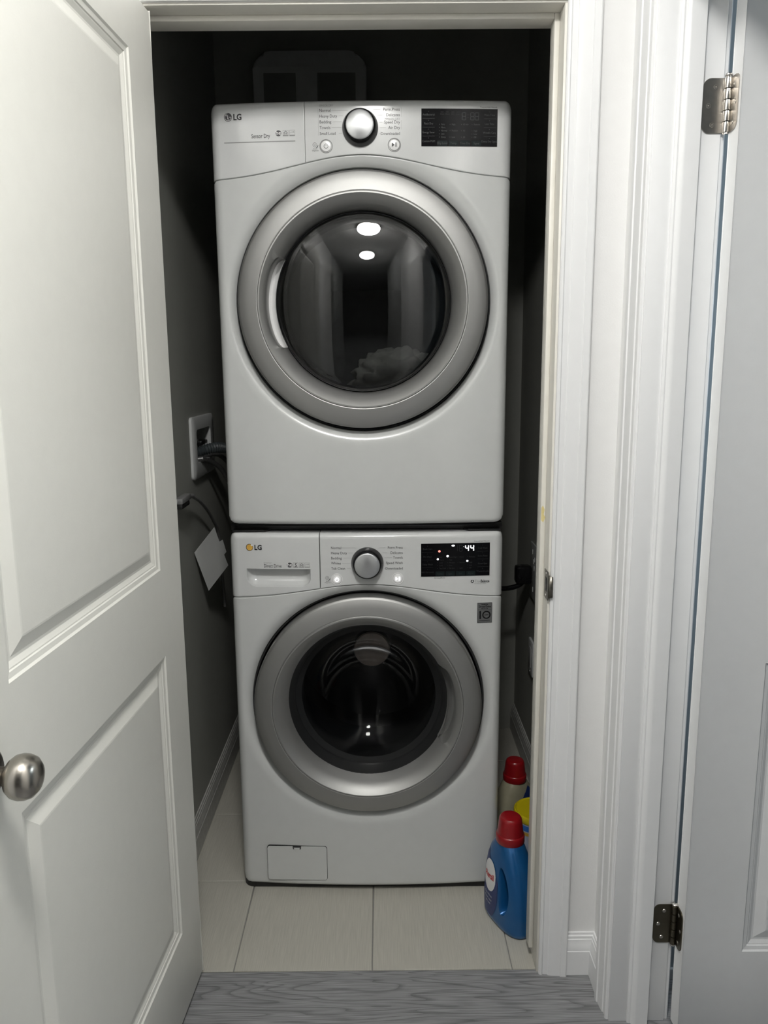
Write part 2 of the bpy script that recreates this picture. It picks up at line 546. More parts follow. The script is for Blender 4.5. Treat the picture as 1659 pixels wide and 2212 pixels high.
walls('wall_bedroom', [(0.637, 1.9, -0.325, -0.21, 0, HC), (1.9, 2.0, -3.0, -0.21, 0, HC), (0.637, 2.0, -3.1, -3.0, 0, HC)], WALLR, 'blue grey wall of the room behind the right-hand door')
struct(box('ceiling_bedroom', 0.637, 2.0, -3.1, -0.21, HC, HC + 0.06, CEIL), 'ceiling of the room behind the right-hand door')
struct(box('baseboard_bedroom', 0.637, 1.9, -0.333, -0.325, 0, 0.028, TRIM, None, 0.002), 'low white base strip in the room on the right')

# casing profile: u across from the opening outward, t = thickness
CAS = [(0, 0), (0, 0.0075), (0.0025, 0.0100), (0.006, 0.0105), (0.0085, 0.0085), (0.019, 0.0090), (0.0205, 0.0112), (0.030, 0.0130), (0.042, 0.0138), (0.0465, 0.0140), (0.048, 0.0165), (0.060, 0.0170), (0.0625, 0.0155), (0.0630, 0)]
def leg_mesh(fun, z0, z1fun, name, m, parent=None):
    """vertical moulding: fun(u, t) -> (x, y)"""
    n = len(CAS)
    V = [(*fun(u, t), z0) for u, t in CAS] + [(*fun(u, t), z1fun(u)) for u, t in CAS]
    bm = bmesh.new()
    vs = [bm.verts.new(v) for v in V]
    for i in range(n):
        j = (i + 1) % n
        bm.faces.new((vs[i], vs[j], vs[n + j], vs[n + i]))
    bm.faces.new(vs[:n])
    bm.faces.new(vs[n:])
    return bmobj(name, bm, m, parent, 22)

CI = 0.0045                        # reveal between jamb edge and casing
tr = struct(empty('trim_1', (0, 0, 0)), 'white moulded casing around the closet opening')
leg_mesh(lambda u, t: (JR + CI + u, YW - t), 0.0, lambda u: JZ + CI + u, 'casing_leg', TRIM, tr)
leg_mesh(lambda u, t: (JL - CI - u, YW - t), 0.0, lambda u: JZ + CI + u, 'casing_leg', TRIM, tr)
bm = bmesh.new()
n = len(CAS)
A = [bm.verts.new((JL - CI - u, YW - t, JZ + CI + u)) for u, t in CAS]
B = [bm.verts.new((JR + CI + u, YW - t, JZ + CI + u)) for u, t in CAS]
for i in range(n):
    bm.faces.new((A[i], A[(i + 1) % n], B[(i + 1) % n], B[i]))
bmobj('casing_head', bm, TRIM, tr, 22)

jb = struct(empty('trim_2', (0, 0, 0)), 'cream door jamb and stops of the closet')
box('jamb', JR, JR + 0.018, YW, YB, 0.0, JZ, JAMB, jb, 0.001)
box('jamb', JL - 0.018, JL, YW, YB, 0.0, JZ, JAMB, jb, 0.001)
box('jamb', JL - 0.018, JR + 0.018, YW, YB, JZ, JZ + 0.018, JAMB, jb, 0.001)
box('door_stop', JR - 0.0105, JR, -0.262, -0.226, 0.028, JZ, JAMB, jb, 0.0018)
box('door_stop', JL, JL + 0.0105, -0.262, -0.226, 0.028, JZ, JAMB, jb, 0.0018)
box('door_stop', JL + 0.0105, JR - 0.0105, -0.262, -0.226, JZ - 0.0105, JZ, JAMB, jb, 0.0018)
# strike plate with its curved lip, and a yellow smear above it
def strike():
    e = empty('strike_plate', (0, 0, 0), parent=jb)
    pl = [(-0.312, 0.899), (-0.314, 0.905), (-0.314, 0.954), (-0.312, 0.960), (-0.275, 0.960), (-0.275, 0.899)]
    prism('plate', pl, JR - 0.0016, JR - 0.0001, STRIKE, e, 'x')
    bm = bmesh.new()
    prev = None
    for k in range(7):
        a = k / 6 * PI / 2
        yy, xx = -0.312 - 0.009 * math.sin(a), JR - 0.0016 + 0.009 * (1 - math.cos(a))
        h = 0.026 - 0.004 * k / 6
        cur = (bm.verts.new((xx, yy, 0.93 - h)), bm.verts.new((xx, yy, 0.93 + h)))
        if prev:
            bm.faces.new((prev[0], cur[0], cur[1], prev[1]))
        prev = cur
    lip = bmobj('lip', bm, STRIKE, e, 60)
    md = lip.modifiers.new('s', 'SOLIDIFY')
    md.thickness = 0.0012
    box('latch_hole', JR - 0.0022, JR - 0.0012, -0.302, -0.287, 0.915, 0.945, BLACKM, e, 0.0006)
    for zz in (0.9065, 0.9535):
        lathe('screw', [(0.0001, 0.0), (0.0028, 0.0), (0.0032, 0.001)], NICKELB, e, 12, (JR - 0.0022, -0.293, zz), 'x')
strike()
sm = [(-0.2615, 1.062), (-0.2615, 1.090), (-0.256, 1.094), (-0.250, 1.086), (-0.253, 1.075), (-0.247, 1.068), (-0.254, 1.058)]
prism('paint_smear', [(JR - 0.0105 + 0.0012 + (y + 0.2615) * 0.6, z) for y, z in sm], -0.2624, -0.2620, SMEAR, jb)

# baseboards in the hall corner
BASE = [(0, 0), (0.0130, 0), (0.0140, 0.002), (0.0140, 0.062), (0.0125, 0.064), (0.0125, 0.070), (0.0105, 0.078), (0.0090, 0.084), (0.0085, 0.090), (0.0070, 0.091), (0.0065, 0.097), (0.0040, 0.099), (0.0035, 0.104), (0, 0.105)]
def base_run(name, fun, m, label):
    """fun(t, z, end) -> xyz for end 0/1"""
    n = len(BASE)
    bm = bmesh.new()
    A = [bm.verts.new(fun(t, z, 0)) for t, z in BASE]
    B = [bm.verts.new(fun(t, z, 1)) for t, z in BASE]
    for i in range(n):
        bm.faces.new((A[i], A[(i + 1) % n], B[(i + 1) % n], B[i]))
    bm.faces.new(A)
    bm.faces.new(B)
    return struct(bmobj(name, bm, m, None, 22), label)
base_run('baseboard_front', lambda t, z, e: (JR + CI + 0.063 if e == 0 else HX1 - t, YW - t, z), TRIM, 'short white moulded baseboard beside the closet casing')
base_run('baseboard_corner', lambda t, z, e: (HX1 - t, YW - t if e == 0 else RJ + 0.005 + 0.063, z), TRIM, 'white moulded baseboard turning into the right wall')
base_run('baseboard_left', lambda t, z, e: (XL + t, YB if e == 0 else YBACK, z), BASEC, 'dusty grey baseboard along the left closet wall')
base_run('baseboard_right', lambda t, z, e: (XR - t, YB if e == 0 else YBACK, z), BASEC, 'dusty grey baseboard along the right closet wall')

# right-hand doorway: casing, jamb, stop
tr3 = struct(empty('trim_3', (0, 0, 0)), 'white casing and jamb of the right-hand doorway')
leg_mesh(lambda u, t: (HX1 - t, RJ + 0.005 + u), 0.0, lambda u: 2.06 + u, 'casing_leg', TRIM, tr3)
leg_mesh(lambda u, t: (HX1 - t, RJ2 - 0.005 - u), 0.0, lambda u: 2.06 + u, 'casing_leg', TRIM, tr3)
leg_mesh(lambda u, t: (0.637 + t, RJ + 0.005 + u), 0.0, lambda u: 2.06 + u, 'casing_leg', TRIM, tr3)
box('jamb', HX1 - 0.004, 0.637, RJ, RJ + 0.018, 0, 2.052, TRIM, tr3, 0.001)
box('jamb', HX1 - 0.004, 0.637, RJ2 - 0.018, RJ2, 0, 2.052, TRIM, tr3, 0.001)
box('jamb', HX1 - 0.004, 0.637, RJ2 - 0.018, RJ + 0.018, 2.052, 2.07, TRIM, tr3, 0.001)
bm = bmesh.new()
n = len(CAS)
A = [bm.verts.new((HX1 - t, RJ + 0.005 + u, 2.06 + u)) for u, t in CAS]
B = [bm.verts.new((HX1 - t, RJ2 - 0.005 - u, 2.06 + u)) for u, t in CAS]
for i in range(n):
    bm.faces.new((A[i], A[(i + 1) % n], B[(i + 1) % n], B[i]))
bmobj('casing_head', bm, TRIM, tr3, 22)
STOP = [(0.556, 0), (0.556, 0.004), (0.560, 0.0065), (0.5625, 0.0065), (0.565, 0.009), (0.570, 0.0115), (0.573, 0.012), (0.597, 0.012), (0.597, 0)]
prism('door_stop', [(x, RJ - t) for x, t in STOP], 0.0, 2.052, TRIM, tr3, 'z', 22)
prism('door_stop', [(x, RJ2 + t) for x, t in STOP], 0.0, 2.052, TRIM, tr3, 'z', 22)

# ------------------------------------------------------------------ moulded two-panel doors
RINGS = [(0, 0), (0.003, 0.0030), (0.0105, 0.0042), (0.0120, 0.0060), (0.0140, 0.0062), (0.0210, 0.0098), (0.0250, 0.0100), (0.0450, 0.0030), (0.0480, 0.0026)]
def door_panel(x0, x1, z0, z1, th, m, parent):
    V, F = [], []
    for side in (0, 1):
        b0 = len(V)
        for o, d in RINGS:
            yy = d if side == 0 else th - d
            V += [(x0 + o, yy, z0 + o), (x1 - o, yy, z0 + o), (x1 - o, yy, z1 - o), (x0 + o, yy, z1 - o)]
        for i in range(len(RINGS) - 1):
            for k in range(4):
                q = (b0 + 4 * i + k, b0 + 4 * i + (k + 1) % 4, b0 + 4 * i + 4 + (k + 1) % 4, b0 + 4 * i + 4 + k)
                F.append(q if side == 0 else tuple(reversed(q)))
        l = b0 + 4 * (len(RINGS) - 1)
        q = (l, l + 1, l + 2, l + 3)
        F.append(q if side == 0 else tuple(reversed(q)))
    return mobj('panel', V, F, m, parent)

def make_door(name, W, st, m, loc, rot, label):
    th, zb, zt = 0.035, 0.010, 2.042
    X = [0, st, W - st, W]
    Z = [zb, 0.200, 0.824, 1.000, 1.938, zt]
    d = empty(name, loc, (0, 0, rot))
    struct(d, label)
    V, F = [], []
    for side in (0, 1):
        for z in Z:
            for x in X:
                V.append((x, 0.0 if side == 0 else th, z))
    for side in (0, 1):
        for j in range(5):
            for i in range(3):
                if i == 1 and j in (1, 3):
                    continue
                a = side * 24 + j * 4 + i
                q = (a, a + 1, a + 5, a + 4)
                F.append(q if side == 0 else tuple(reversed(q)))
    for j in range(5):
        for i, rv in ((0, True), (3, False)):
            a = j * 4 + i
            q = (a, a + 24, a + 28, a + 4)
            F.append(tuple(reversed(q)) if rv is False else q)
    for i in range(3):
        for j, rv in ((0, False), (5, True)):
            a = j * 4 + i
            q = (a, a + 24, a + 25, a + 1)
            F.append(tuple(reversed(q)) if rv else q)
    bm = bmesh.new()
    vs = [bm.verts.new(v) for v in V]
    for f in F:
        bm.faces.new([vs[i] for i in f])
    es = [e for e in bm.edges if len(e.link_faces) == 2 and abs(e.link_faces[0].normal.dot(e.link_faces[1].normal)) < 0.2 or False]
    bm.normal_update()
    es = [e for e in bm.edges if len(e.link_faces) == 2 and abs(e.link_faces[0].normal.dot(e.link_faces[1].normal)) < 0.2]
    bmesh.ops.bevel(bm, geom=es, offset=0.0018, segments=2, profile=0.5, affect='EDGES')
    bmobj('stile_and_rail_frame', bm, m, d, 40)
    door_panel(st, W - st, 0.200, 0.824, th, m, d)
    door_panel(st, W - st, 1.000, 1.938, th, m, d)
    return d

DA = 0.0578
DW = 0.802
HP = Vector((-0.386, -0.300, 0))     # visible hinge-side edge of the open door
dd = Vector((-math.sin(DA), -math.cos(DA), 0))
free = HP + dd * DW
door1 = make_door('door_1', DW, 0.120, DOORP, free, PI / 2 - DA, 'cream two-panel closet door standing open on the left with round knob')
# knob (local: x from the free edge, y = 0 is the visible face, -y towards the hall)
KX, KZ = 0.052, 0.913
kn = lathe('knob', [(0.0001, 0.066), (0.010, 0.0655), (0.018, 0.0630), (0.0240, 0.0575), (0.0268, 0.0500), (0.0272, 0.0440), (0.0255, 0.0370), (0.0210, 0.0310), (0.0150, 0.0270), (0.0115, 0.0240), (0.0110, 0.0120), (0.0130, 0.0070)], KNOBM, door1, 48, (KX, 0, KZ), '-y', 60)
lathe('rosette', [(0.0130, 0.0085), (0.0270, 0.0080), (0.0315, 0.0050), (0.0325, 0.0)], KNOBM, kn, 48, (KX, 0, KZ), '-y', 40)

door2 = make_door('door_2', 0.762, 0.122, DOORG, (0.6495, -0.487, 0), 0.0, 'pale grey two-panel door standing open on the right with nickel hinges')
def hinge(zc, spread, m):
    """jamb leaf on the jamb, door leaf on the door edge, knuckle between (door-local coordinates)"""
    ox, oy = 0.6495, -0.487
    h = 0.0445
    e = empty('hinge', (0, 0, 0), parent=door2)
    # jamb leaf: in world x .603-.640 at y = RJ - .0012
    pts = []
    x0, x1, r = 0.6015 - ox, 0.6405 - ox, 0.013
    for k in range(7):
        a = math.radians(90 + 90 * k / 6)
        pts.append((x0 + r + r * math.cos(a), zc + h - r + r * math.sin(a)))
    for k in range(7):
        a = math.radians(180 + 90 * k / 6)
        pts.append((x0 + r + r * math.cos(a), zc - h + r + r * math.sin(a)))
    pts += [(x1, zc - h), (x1, zc + h)]
    prism('jamb_leaf', pts, RJ - 0.0022 - oy, RJ + 0.0004 - oy, m, e)
    # door leaf on the hinge edge (plane x = 0), y 0..0.035
    pts = []
    y0, y1 = 0.006, 0.038
    for k in range(7):
        a = math.radians(90 + 90 * k / 6)
        pts.append((y0 + r + r * math.cos(a), zc + h - r + r * math.sin(a)))
    for k in range(7):
        a = math.radians(180 + 90 * k / 6)
        pts.append((y0 + r + r * math.cos(a), zc - h + r + r * math.sin(a)))
    pts += [(y1, zc - h), (y1, zc + h)]
    prism('door_leaf', pts, -0.0022, 0.0004, m, e, 'x')
    kx, ky = 0.6425 - ox, RJ - 0.0055 - oy
    for k in range(5):
        za = zc - h + 2 * h * k / 5
        lathe('knuckle', [(0.0040, 0.0), (0.0058, 0.0006), (0.0060, 0.0020), (0.0060, 2 * h / 5 - 0.0026), (0.0058, 2 * h / 5 - 0.0012), (0.0040, 2 * h / 5 - 0.0006)], NICKELB if m == NICKEL else m, e, 20, (kx, ky, za), 'z', 40, True, True)
    lathe('pin', [(0.0001, 0.0075), (0.0038, 0.0070), (0.0066, 0.0045), (0.0066, 0.0025), (0.0045, 0.0015), (0.0040, -0.001)], NICKELB, e, 20, (kx, ky, zc + h), 'z', 40)
    lathe('pin', [(0.0040, 0.001), (0.0050, -0.0010), (0.0050, -0.0030), (0.0001, -0.0042)], NICKELB, e, 20, (kx, ky, zc - h), 'z', 40)
    for sx_, sz in ((0.021, 0.030), (0.010, 0.0), (0.018, -0.031)):
        lathe('screw', [(0.0001, 0.0010), (0.0012, 0.0004), (0.0036, 0.0008), (0.0042, 0.0)], NICKEL, e, 14, (x0 + sx_, RJ - 0.0022 - oy, zc + sz), '-y', 40)
        lathe('screw', [(0.0001, -0.0010), (0.0012, -0.0004), (0.0036, -0.0008), (0.0042, 0.0)], NICKEL, e, 14, (-0.0022, y0 + sx_ * 0.9, zc + sz), 'x', 40)
    return e
hinge(1.826, 0, NICKEL)
hinge(0.236, 0, mat('aged bronze hinge', (0.13, 0.115, 0.085), 0.36, metal=1.0, noise=0.08))

# ------------------------------------------------------------------ ceiling lamp in the hall (out of view, seen in the dryer glass)
lamp = empty('ceiling_lamp', LAMP_POS)
tag(lamp, 'round flush ceiling lamp of the hall, mirrored in the dryer window', 'lamp')
lathe('base', [(0.0001, 0.0), (0.150, 0.0), (0.150, -0.018), (0.135, -0.022)], NICKELB, lamp, 48, (0, 0, 0), 'z')
lathe('glass_dome', [(0.133, -0.020), (0.138, -0.032), (0.132, -0.050), (0.110, -0.068), (0.075, -0.080), (0.035, -0.086), (0.0001, -0.087)], LAMPM, lamp, 48, (0, 0, 0), 'z')

# ------------------------------------------------------------------ washer and dryer
HW = 0.343
def yf(x, z=0):
    return -0.017 * (1 - min(1, (x / HW) ** 2))
def fillet(d, r):
    if d >= r:
        return 0.0
    d = max(d, 0.0)
    return r - math.sqrt(max(0.0, r * r - (r - d) ** 2))

def seam_fun(base, amp):
    return lambda x: base + amp * math.exp(-(x / 0.205) ** 2)

RH = 0.3015
def front_panel(parent, zc, seam, zbot, m):
    """lower front with a dished round opening for the door"""
    cr = 0.028
    def inside(x, z):
        ax = abs(x)
        if ax > HW or z < zbot:
            return False
        s = seam(x) - 0.0009
        if z > s:
            return False
        if ax > HW - cr and z < zbot + cr:
            return math.hypot(ax - (HW - cr), z - (zbot + cr)) <= cr
        c2 = 0.011
        st = seam(HW - c2) - 0.0009
        if ax > HW - c2 and z > st - c2:
            return math.hypot(ax - (HW - c2), z - (st - c2)) <= c2
        return True
    N, M = 384, 44
    rows = []
    ang = [2 * PI * k / N for k in range(N)]
    outer = []
    for a in ang:
        lo, hi = RH, 0.9
        for _ in range(40):
            md = (lo + hi) / 2
            if inside(md * math.cos(a), zc + md * math.sin(a)):
                lo = md
            else:
                hi = md
        outer.append(lo)
    V, F = [], []
    # sleeve into the body
    for a in ang:
        V.append((RH * math.cos(a), 0.055, zc + RH * math.sin(a)))
    for j in range(M + 1):
        t = 0.5 - 0.5 * math.cos(PI * j / M)
        for k, a in enumerate(ang):
            r = RH + (outer[k] - RH) * t
            x, z = r * math.cos(a), zc + r * math.sin(a)
            yy = yf(x)
            e = r - RH
            if e < 0.036:
                q = 1 - e / 0.036
                yy += 0.017 * q * q * (0.35 + 0.65 * q)
            yy += fillet(HW - abs(x), 0.022) + fillet(z - zbot, 0.012) + fillet((seam(x) - z) * 0.93, 0.0035)
            V.append((x, yy, z))
    for k, a in enumerate(ang):
        V.append((outer[k] * math.cos(a), 0.055, zc + outer[k] * math.sin(a)))
    for j in range(M + 2):
        for k in range(N):
            k2 = (k + 1) % N
            F.append((j * N + k, j * N + k2, (j + 1) * N + k2, (j + 1) * N + k))
    bm = bmesh.new()
    vs = [bm.verts.new(v) for v in V]
    for f in F:
        bm.faces.new([vs[i] for i in f])
    return bmobj('front_panel', bm, m, parent, 50)

def upper_panel(name, parent, seam, ztop, xa, xb, m, dep=None, dense=None):
    """strip above the seam between xa and xb, rounded at the machine's outer edges"""
    cr = 0.016
    xs_ = []
    n0 = 90
    for k in range(n0 + 1):
        xs_.append(xa + (xb - xa) * k / n0)
    for k in range(1, 16):
        xs_ += [xa + 0.03 * (k / 16) ** 2, xb - 0.03 * (k / 16) ** 2]
    ts = [0.5 - 0.5 * math.cos(PI * k / 40) for k in range(41)]
    zz = None
    if dense:
        xs_ += [dense[0] - 0.003 + (dense[1] - dense[0] + 0.006) * k / 130 for k in range(131)]
    xs_ = sorted(set(round(x, 6) for x in xs_))
    cols = []
    for x in xs_:
        zt = ztop
        if HW - abs(x) < cr:
            dx = cr - (HW - abs(x))
            zt = ztop - cr + math.sqrt(max(0, cr * cr - dx * dx))
        zl = seam(x) + 0.0009
        if dense:
            zs = [zl + (dense[2] - 0.002 - zl) * k / 10 for k in range(10)] + [dense[2] - 0.002 + (dense[3] - 0.0002 - dense[2] + 0.002) * k / 44 for k in range(45)] + [dense[3] + 0.0002 + (zt - dense[3] - 0.0002) * (0.5 - 0.5 * math.cos(PI * k / 30)) for k in range(31)]
        else:
            zs = [zl + (zt - zl) * t for t in ts]
        col = []
        for z in zs:
            ea, eb = (0.022 if xa < -HW + 0.001 else 0.0012), (0.022 if xb > HW - 0.001 else 0.0012)
            yy = yf(x) + fillet(x - xa, ea) + fillet(xb - x, eb) + fillet(zt - z, 0.013) + fillet(z - zl, 0.0015)
            if dep:
                yy += dep(x, z)
            col.append((x, yy, z))
        cols.append(col)
    nr = len(cols[0])
    V = [v for c in cols for v in c]
    F = []
    for i in range(len(cols) - 1):
        for j in range(nr - 1):
            F.append((i * nr + j, (i + 1) * nr + j, (i + 1) * nr + j + 1, i * nr + j + 1))
    # return flanges
    rim = [(i, 0) for i in range(len(cols))] + [(len(cols) - 1, j) for j in range(1, nr)] + [(i, nr - 1) for i in range(len(cols) - 2, -1, -1)] + [(0, j) for j in range(nr - 2, 0, -1)]
    b = len(V)
    for i, j in rim:
        x, yy, z = cols[i][j]
        V.append((x, 0.055, z))
    L = len(rim)
    for k in range(L):
        i, j = rim[k]
        i2, j2 = rim[(k + 1) % L]
        F.append((i * nr + j, b + k, b + (k + 1) % L, i2 * nr + j2))
    bm = bmesh.new()
    vs = [bm.verts.new(v) for v in V]
    for f in F:
        try:
            bm.faces.new([vs[i] for i in f])
        except ValueError:
            pass
    return bmobj(name, bm, m, parent, 50)

def door_ring(parent, zc, hand):
    """silver door: outer rim, flat face, crease and funnel; hand = -1 pocket on the left, +1 on the right"""
    N = 360
    def prof(a):
        d = abs(((a - (0 if hand > 0 else PI)) + PI) % (2 * PI) - PI)
        base = [(0.2800, -0.045), (0.2900, -0.045), (0.2915, 0.008), (0.2915, 0.022), (0.2905, 0.0265), (0.2880, 0.0290), (0.2850, 0.0305), (0.2650, 0.0348), (0.2460, 0.0372), (0.2445, 0.0366), (0.2425, 0.0388), (0.2395, 0.0390), (0.2375, 0.0375)]
        if d < math.radians(29):
            e = d / math.radians(29)
            k = math.sqrt(max(0.0, 1 - e ** 8))
            rr = 0.2085 + 0.0175 * k
            return base + [(0.2335, 0.0335), (rr + 0.002, 0.0190 + 0.009 * k), (rr, 0.0170 + 0.006 * k), (rr - 0.0005, -0.032), (rr - 0.002, -0.034)]
        return base + [(0.2300, 0.0312), (0.2205, 0.0218), (0.2130, 0.0085), (0.2080, -0.0080), (0.2070, -0.034)]
    V, F = [], []
    P = None
    for k in range(N):
        a = 2 * PI * k / N
        P = prof(a)
        for r, h in P:
            V.append((r * math.cos(a), -h, zc + r * math.sin(a)))
    n = len(P)
    for k in range(N):
        k2 = (k + 1) % N
        for j in range(n - 1):
            F.append((k * n + j, k * n + j + 1, k2 * n + j + 1, k2 * n + j))
    bm = bmesh.new()
    vs = [bm.verts.new(v) for v in V]
    for f in F:
        bm.faces.new([vs[i] for i in f])
    ring = bmobj('door_ring', bm, SILVER, parent, 28)
    # pale handle recess floor and its curved back
    V, F = [], []
    a0 = 0 if hand > 0 else PI
    m = 40
    for k in range(m + 1):
        a = a0 + math.radians(-29 + 58 * k / m)
        for r, h in ((0.2275, -0.020), (0.2200, -0.028), (0.2120, -0.024), (0.2068, -0.006), (0.2066, -0.033)):
            V.append((r * math.cos(a), -h, zc + r * math.sin(a)))
    for k in range(m):
        for j in range(4):
            F.append((k * 5 + j, k * 5 + j + 1, (k + 1) * 5 + j + 1, (k + 1) * 5 + j))
    mobj('handle_recess', V, F, BUTTONW if hand < 0 else SILVER, ring, 50)
    return ring

def knob(parent, x, z):
    yy = -yf(x)
    k = lathe('dial', [(0.0405, -0.004), (0.0405, 0.002), (0.0395, 0.006), (0.0370, 0.015), (0.0335, 0.024), (0.0310, 0.0255)], BLACK, parent, 72, (x, -yy, z), '-y', 40)
    lathe('dial_cap', [(0.0312, 0.020), (0.0312, 0.0275), (0.0305, 0.0292), (0.0285, 0.0302), (0.0001, 0.0312)], CAPS, k, 72, (x, -yy, z), '-y', 40)
    return k

def button(parent, x, z, icon, lit):
    yy = yf(x)
    b = lathe('button', [(0.0118, -0.001), (0.0118, 0.0012), (0.0112, 0.0020), (0.0095, 0.0023), (0.0001, 0.0025)], BUTTONW, parent, 40, (x, yy, z), '-y', 40)
    lathe('button_ring', [(0.0148, -0.0005), (0.0148, 0.0006), (0.0142, 0.0010), (0.0133, 0.0006), (0.0131, 0.0001), (0.0122, 0.0001), (0.0121, -0.001)], PRINTL if not lit else BUTTONW, b, 40, (x, yy, z), '-y', 40)
    fy = lambda a, c: yy - 0.0026
    ic = LITICON if lit else PRINT
    if lit:
        decal('button_glow', [circ(x, z, 0.0085)], LITSOFT, b, fy, 0.0001, 0.0001)
    if icon == 'power':
        polys = ring_polys(x, z - 0.0006, 0.0040, 0.0049, 115, 425, 26) + [seg_poly(x, z - 0.0005, x, z + 0.0058, 0.0010)]
    else:
        polys = [[(x - 0.0055, z + 0.0048), (x - 0.0055, z - 0.0048), (x + 0.0005, z)], seg_poly(x + 0.0028, z - 0.0046, x + 0.0028, z + 0.0046, 0.0011), seg_poly(x + 0.0052, z - 0.0046, x + 0.0052, z + 0.0046, 0.0011)]
    decal('button_icon', polys, ic, b, fy, 0.0004, 0.0002)
    return b

def diag_icon(parent, x, z, yfun):
    decal('diagnosis_icon', ring_polys(x - 0.001, z + 0.0045, 0.0042, 0.0047) + ring_polys(x - 0.001, z + 0.0045, 0.0016, 0.0021, n=14) + ring_polys(x, z + 0.004, 0.0056, 0.0070, -75, -5, 8), PRINT, parent, yfun)
    text('Smart', x, z - 0.0052, 0.0038, PRINT, parent, yfun, 'CENTER')
    text('Diagnosis', x, z - 0.0088, 0.0038, PRINT, parent, yfun, 'CENTER')

def frame_polys(x0, x1, z0, z1, t):
    return [[(x0, z0), (x1, z0), (x1, z0 + t), (x0, z0 + t)], [(x0, z1 - t), (x1, z1 - t), (x1, z1), (x0, z1)], [(x0, z0 + t), (x0 + t, z0 + t), (x0 + t, z1 - t), (x0, z1 - t)], [(x1 - t, z0 + t), (x1, z0 + t), (x1, z1 - t), (x1 - t, z1 - t)]]

def badges(parent, xs_, z, kinds, yfun):
    for x, k in zip(xs_, kinds):
        if k == 'he':
            decal('badge', [circ(x, z, 0.0062, 28, sx=1.1)], EMBLEM, parent, yfun, 0.0004)
            text('he', x, z - 0.0032, 0.0125, BUTTONW, parent, yfun, 'CENTER', 0.0002, lift=0.0008)
            continue
        s = 0.0062
        P = frame_polys(x - s, x + s, z - s, z + s, 0.0005) + [[(x - s, z - s), (x + s, z - s), (x + s, z - s + 0.0022), (x - s, z - s + 0.0022)]]
        decal('badge', P, PRINTL, parent, yfun)
        if k == 'house':
            Q = [seg_poly(x - 0.0042, z + 0.0005, x, z + 0.0045, 0.0009), seg_poly(x, z + 0.0045, x + 0.0042, z + 0.0005, 0.0009), seg_poly(x - 0.0033, z + 0.0008, x - 0.0033, z - 0.0036, 0.0009), seg_poly(x + 0.0033, z + 0.0008, x + 0.0033, z - 0.0036, 0.0009)] + ring_polys(x, z - 0.0012, 0.0012, 0.0019, -90, 230, 12)
            decal('badge_icon', Q, PRINT, parent, yfun)
        elif k == 'swirl':
            Q = ring_polys(x + 0.0012, z + 0.0022, 0.0018, 0.0031, 60, 260, 12) + ring_polys(x - 0.0006, z - 0.0016, 0.0016, 0.0030, -120, 90, 12)
            decal('badge_icon', Q, PRINT, parent, yfun)
        else:
            Q = ring_polys(x, z - 0.0075, 0.0092, 0.0097, 55, 130, 10) + [seg_poly(x - 0.0005, z + 0.0014, x + 0.0042, z + 0.0034, 0.0006), seg_poly(x + 0.0042, z + 0.0034, x + 0.0035, z + 0.0005, 0.0005)]
            decal('badge_icon', Q, PRINTL, parent, yfun)

def emblem(parent, x, z, yfun, amber):
    r = 0.0090
    decal('emblem', [circ(x, z, r, 36)], EMBLEM, parent, yfun, 0.0005)
    if amber:
        decal('emblem_face', [circ(x + 0.0004, z, r * 0.86, 32)], AMBER_REFLECTION, parent, yfun, 0.0008)  # disc coloured like an amber reflection over the dark emblem
        decal('emblem_notch', [[(x + r * .35, z + r * .55), (x + r * .6, z + r * .95), (x + r * 1.05, z + r * .55), (x + r * .7, z + r * .35)]], BUTTONW, parent, yfun, 0.0010)
    else:
        P = ring_polys(x, z, r * 0.76, r * 0.86, 95, 360, 28) + [seg_poly(x + r * .25, z, x + r * .8, z, r * .12), seg_poly(x - r * .05, z + r * .48, x - r * .05, z - r * .42, r * .14), seg_poly(x - r * .05, z - r * .42, x + r * .28, z - r * .42, r * .14), circ(x - r * .4, z + r * .36, r * .14, 12)]
        decal('emblem_face', P, BUTTONW, parent, yfun, 0.0008)
    text('LG', x + 0.0118, z - 0.0062, 0.0175, PRINT, parent, yfun, 'LEFT', 0.0006, sx=0.92)

SEG = {'0': 'abcdef', '1': 'bc', '4': 'fgbc', '8': 'abcdefg'}
def digit(ch, x, z, w, h, t):
    L = {'a': (x, z + h, x + w, z + h), 'g': (x, z + h / 2, x + w, z + h / 2), 'd': (x, z, x + w, z), 'f': (x, z + h / 2, x, z + h), 'b': (x + w, z + h / 2, x + w, z + h), 'e': (x, z, x, z + h / 2), 'c': (x + w, z, x + w, z + h / 2)}
    out = []
    for s in SEG[ch]:
        x0, z0, x1, z1 = L[s]
        g = t * 0.35
        if abs(z0 - z1) < 1e-9:
            out.append(seg_poly(x0 + g, z0, x1 - g, z1, t))
        else:
            out.append(seg_poly(x0, z0 + g, x1, z1 - g, t))
    return out

def programs(parent, left, right, xl, xr, yfun, head=None):
    for s, z, x1, dz in left:
        text(s, xl, z - 0.0030, 0.0093, PRINT, parent, yfun, 'LEFT', sx=0.9)
    for s, z, x1, dz in right:
        text(s, xr, z - 0.0030, 0.0093, PRINT, parent, yfun, 'RIGHT', sx=0.9)
    P = []
    for s, z, x1, dz in left + right:
        wd = 0.0045 * len(s) * 0.9 + 0.003
        sgn = 1 if x1 < 0 else -1
        xs0 = (xl + wd) if sgn > 0 else (xr - wd)
        P.append(seg_poly(xs0, z, x1, z, 0.0004))
        if dz:
            P.append(seg_poly(x1, z, x1 + sgn * 0.003, z + dz, 0.0004))
    decal('leader_line', P, PRINTL, parent, yfun)

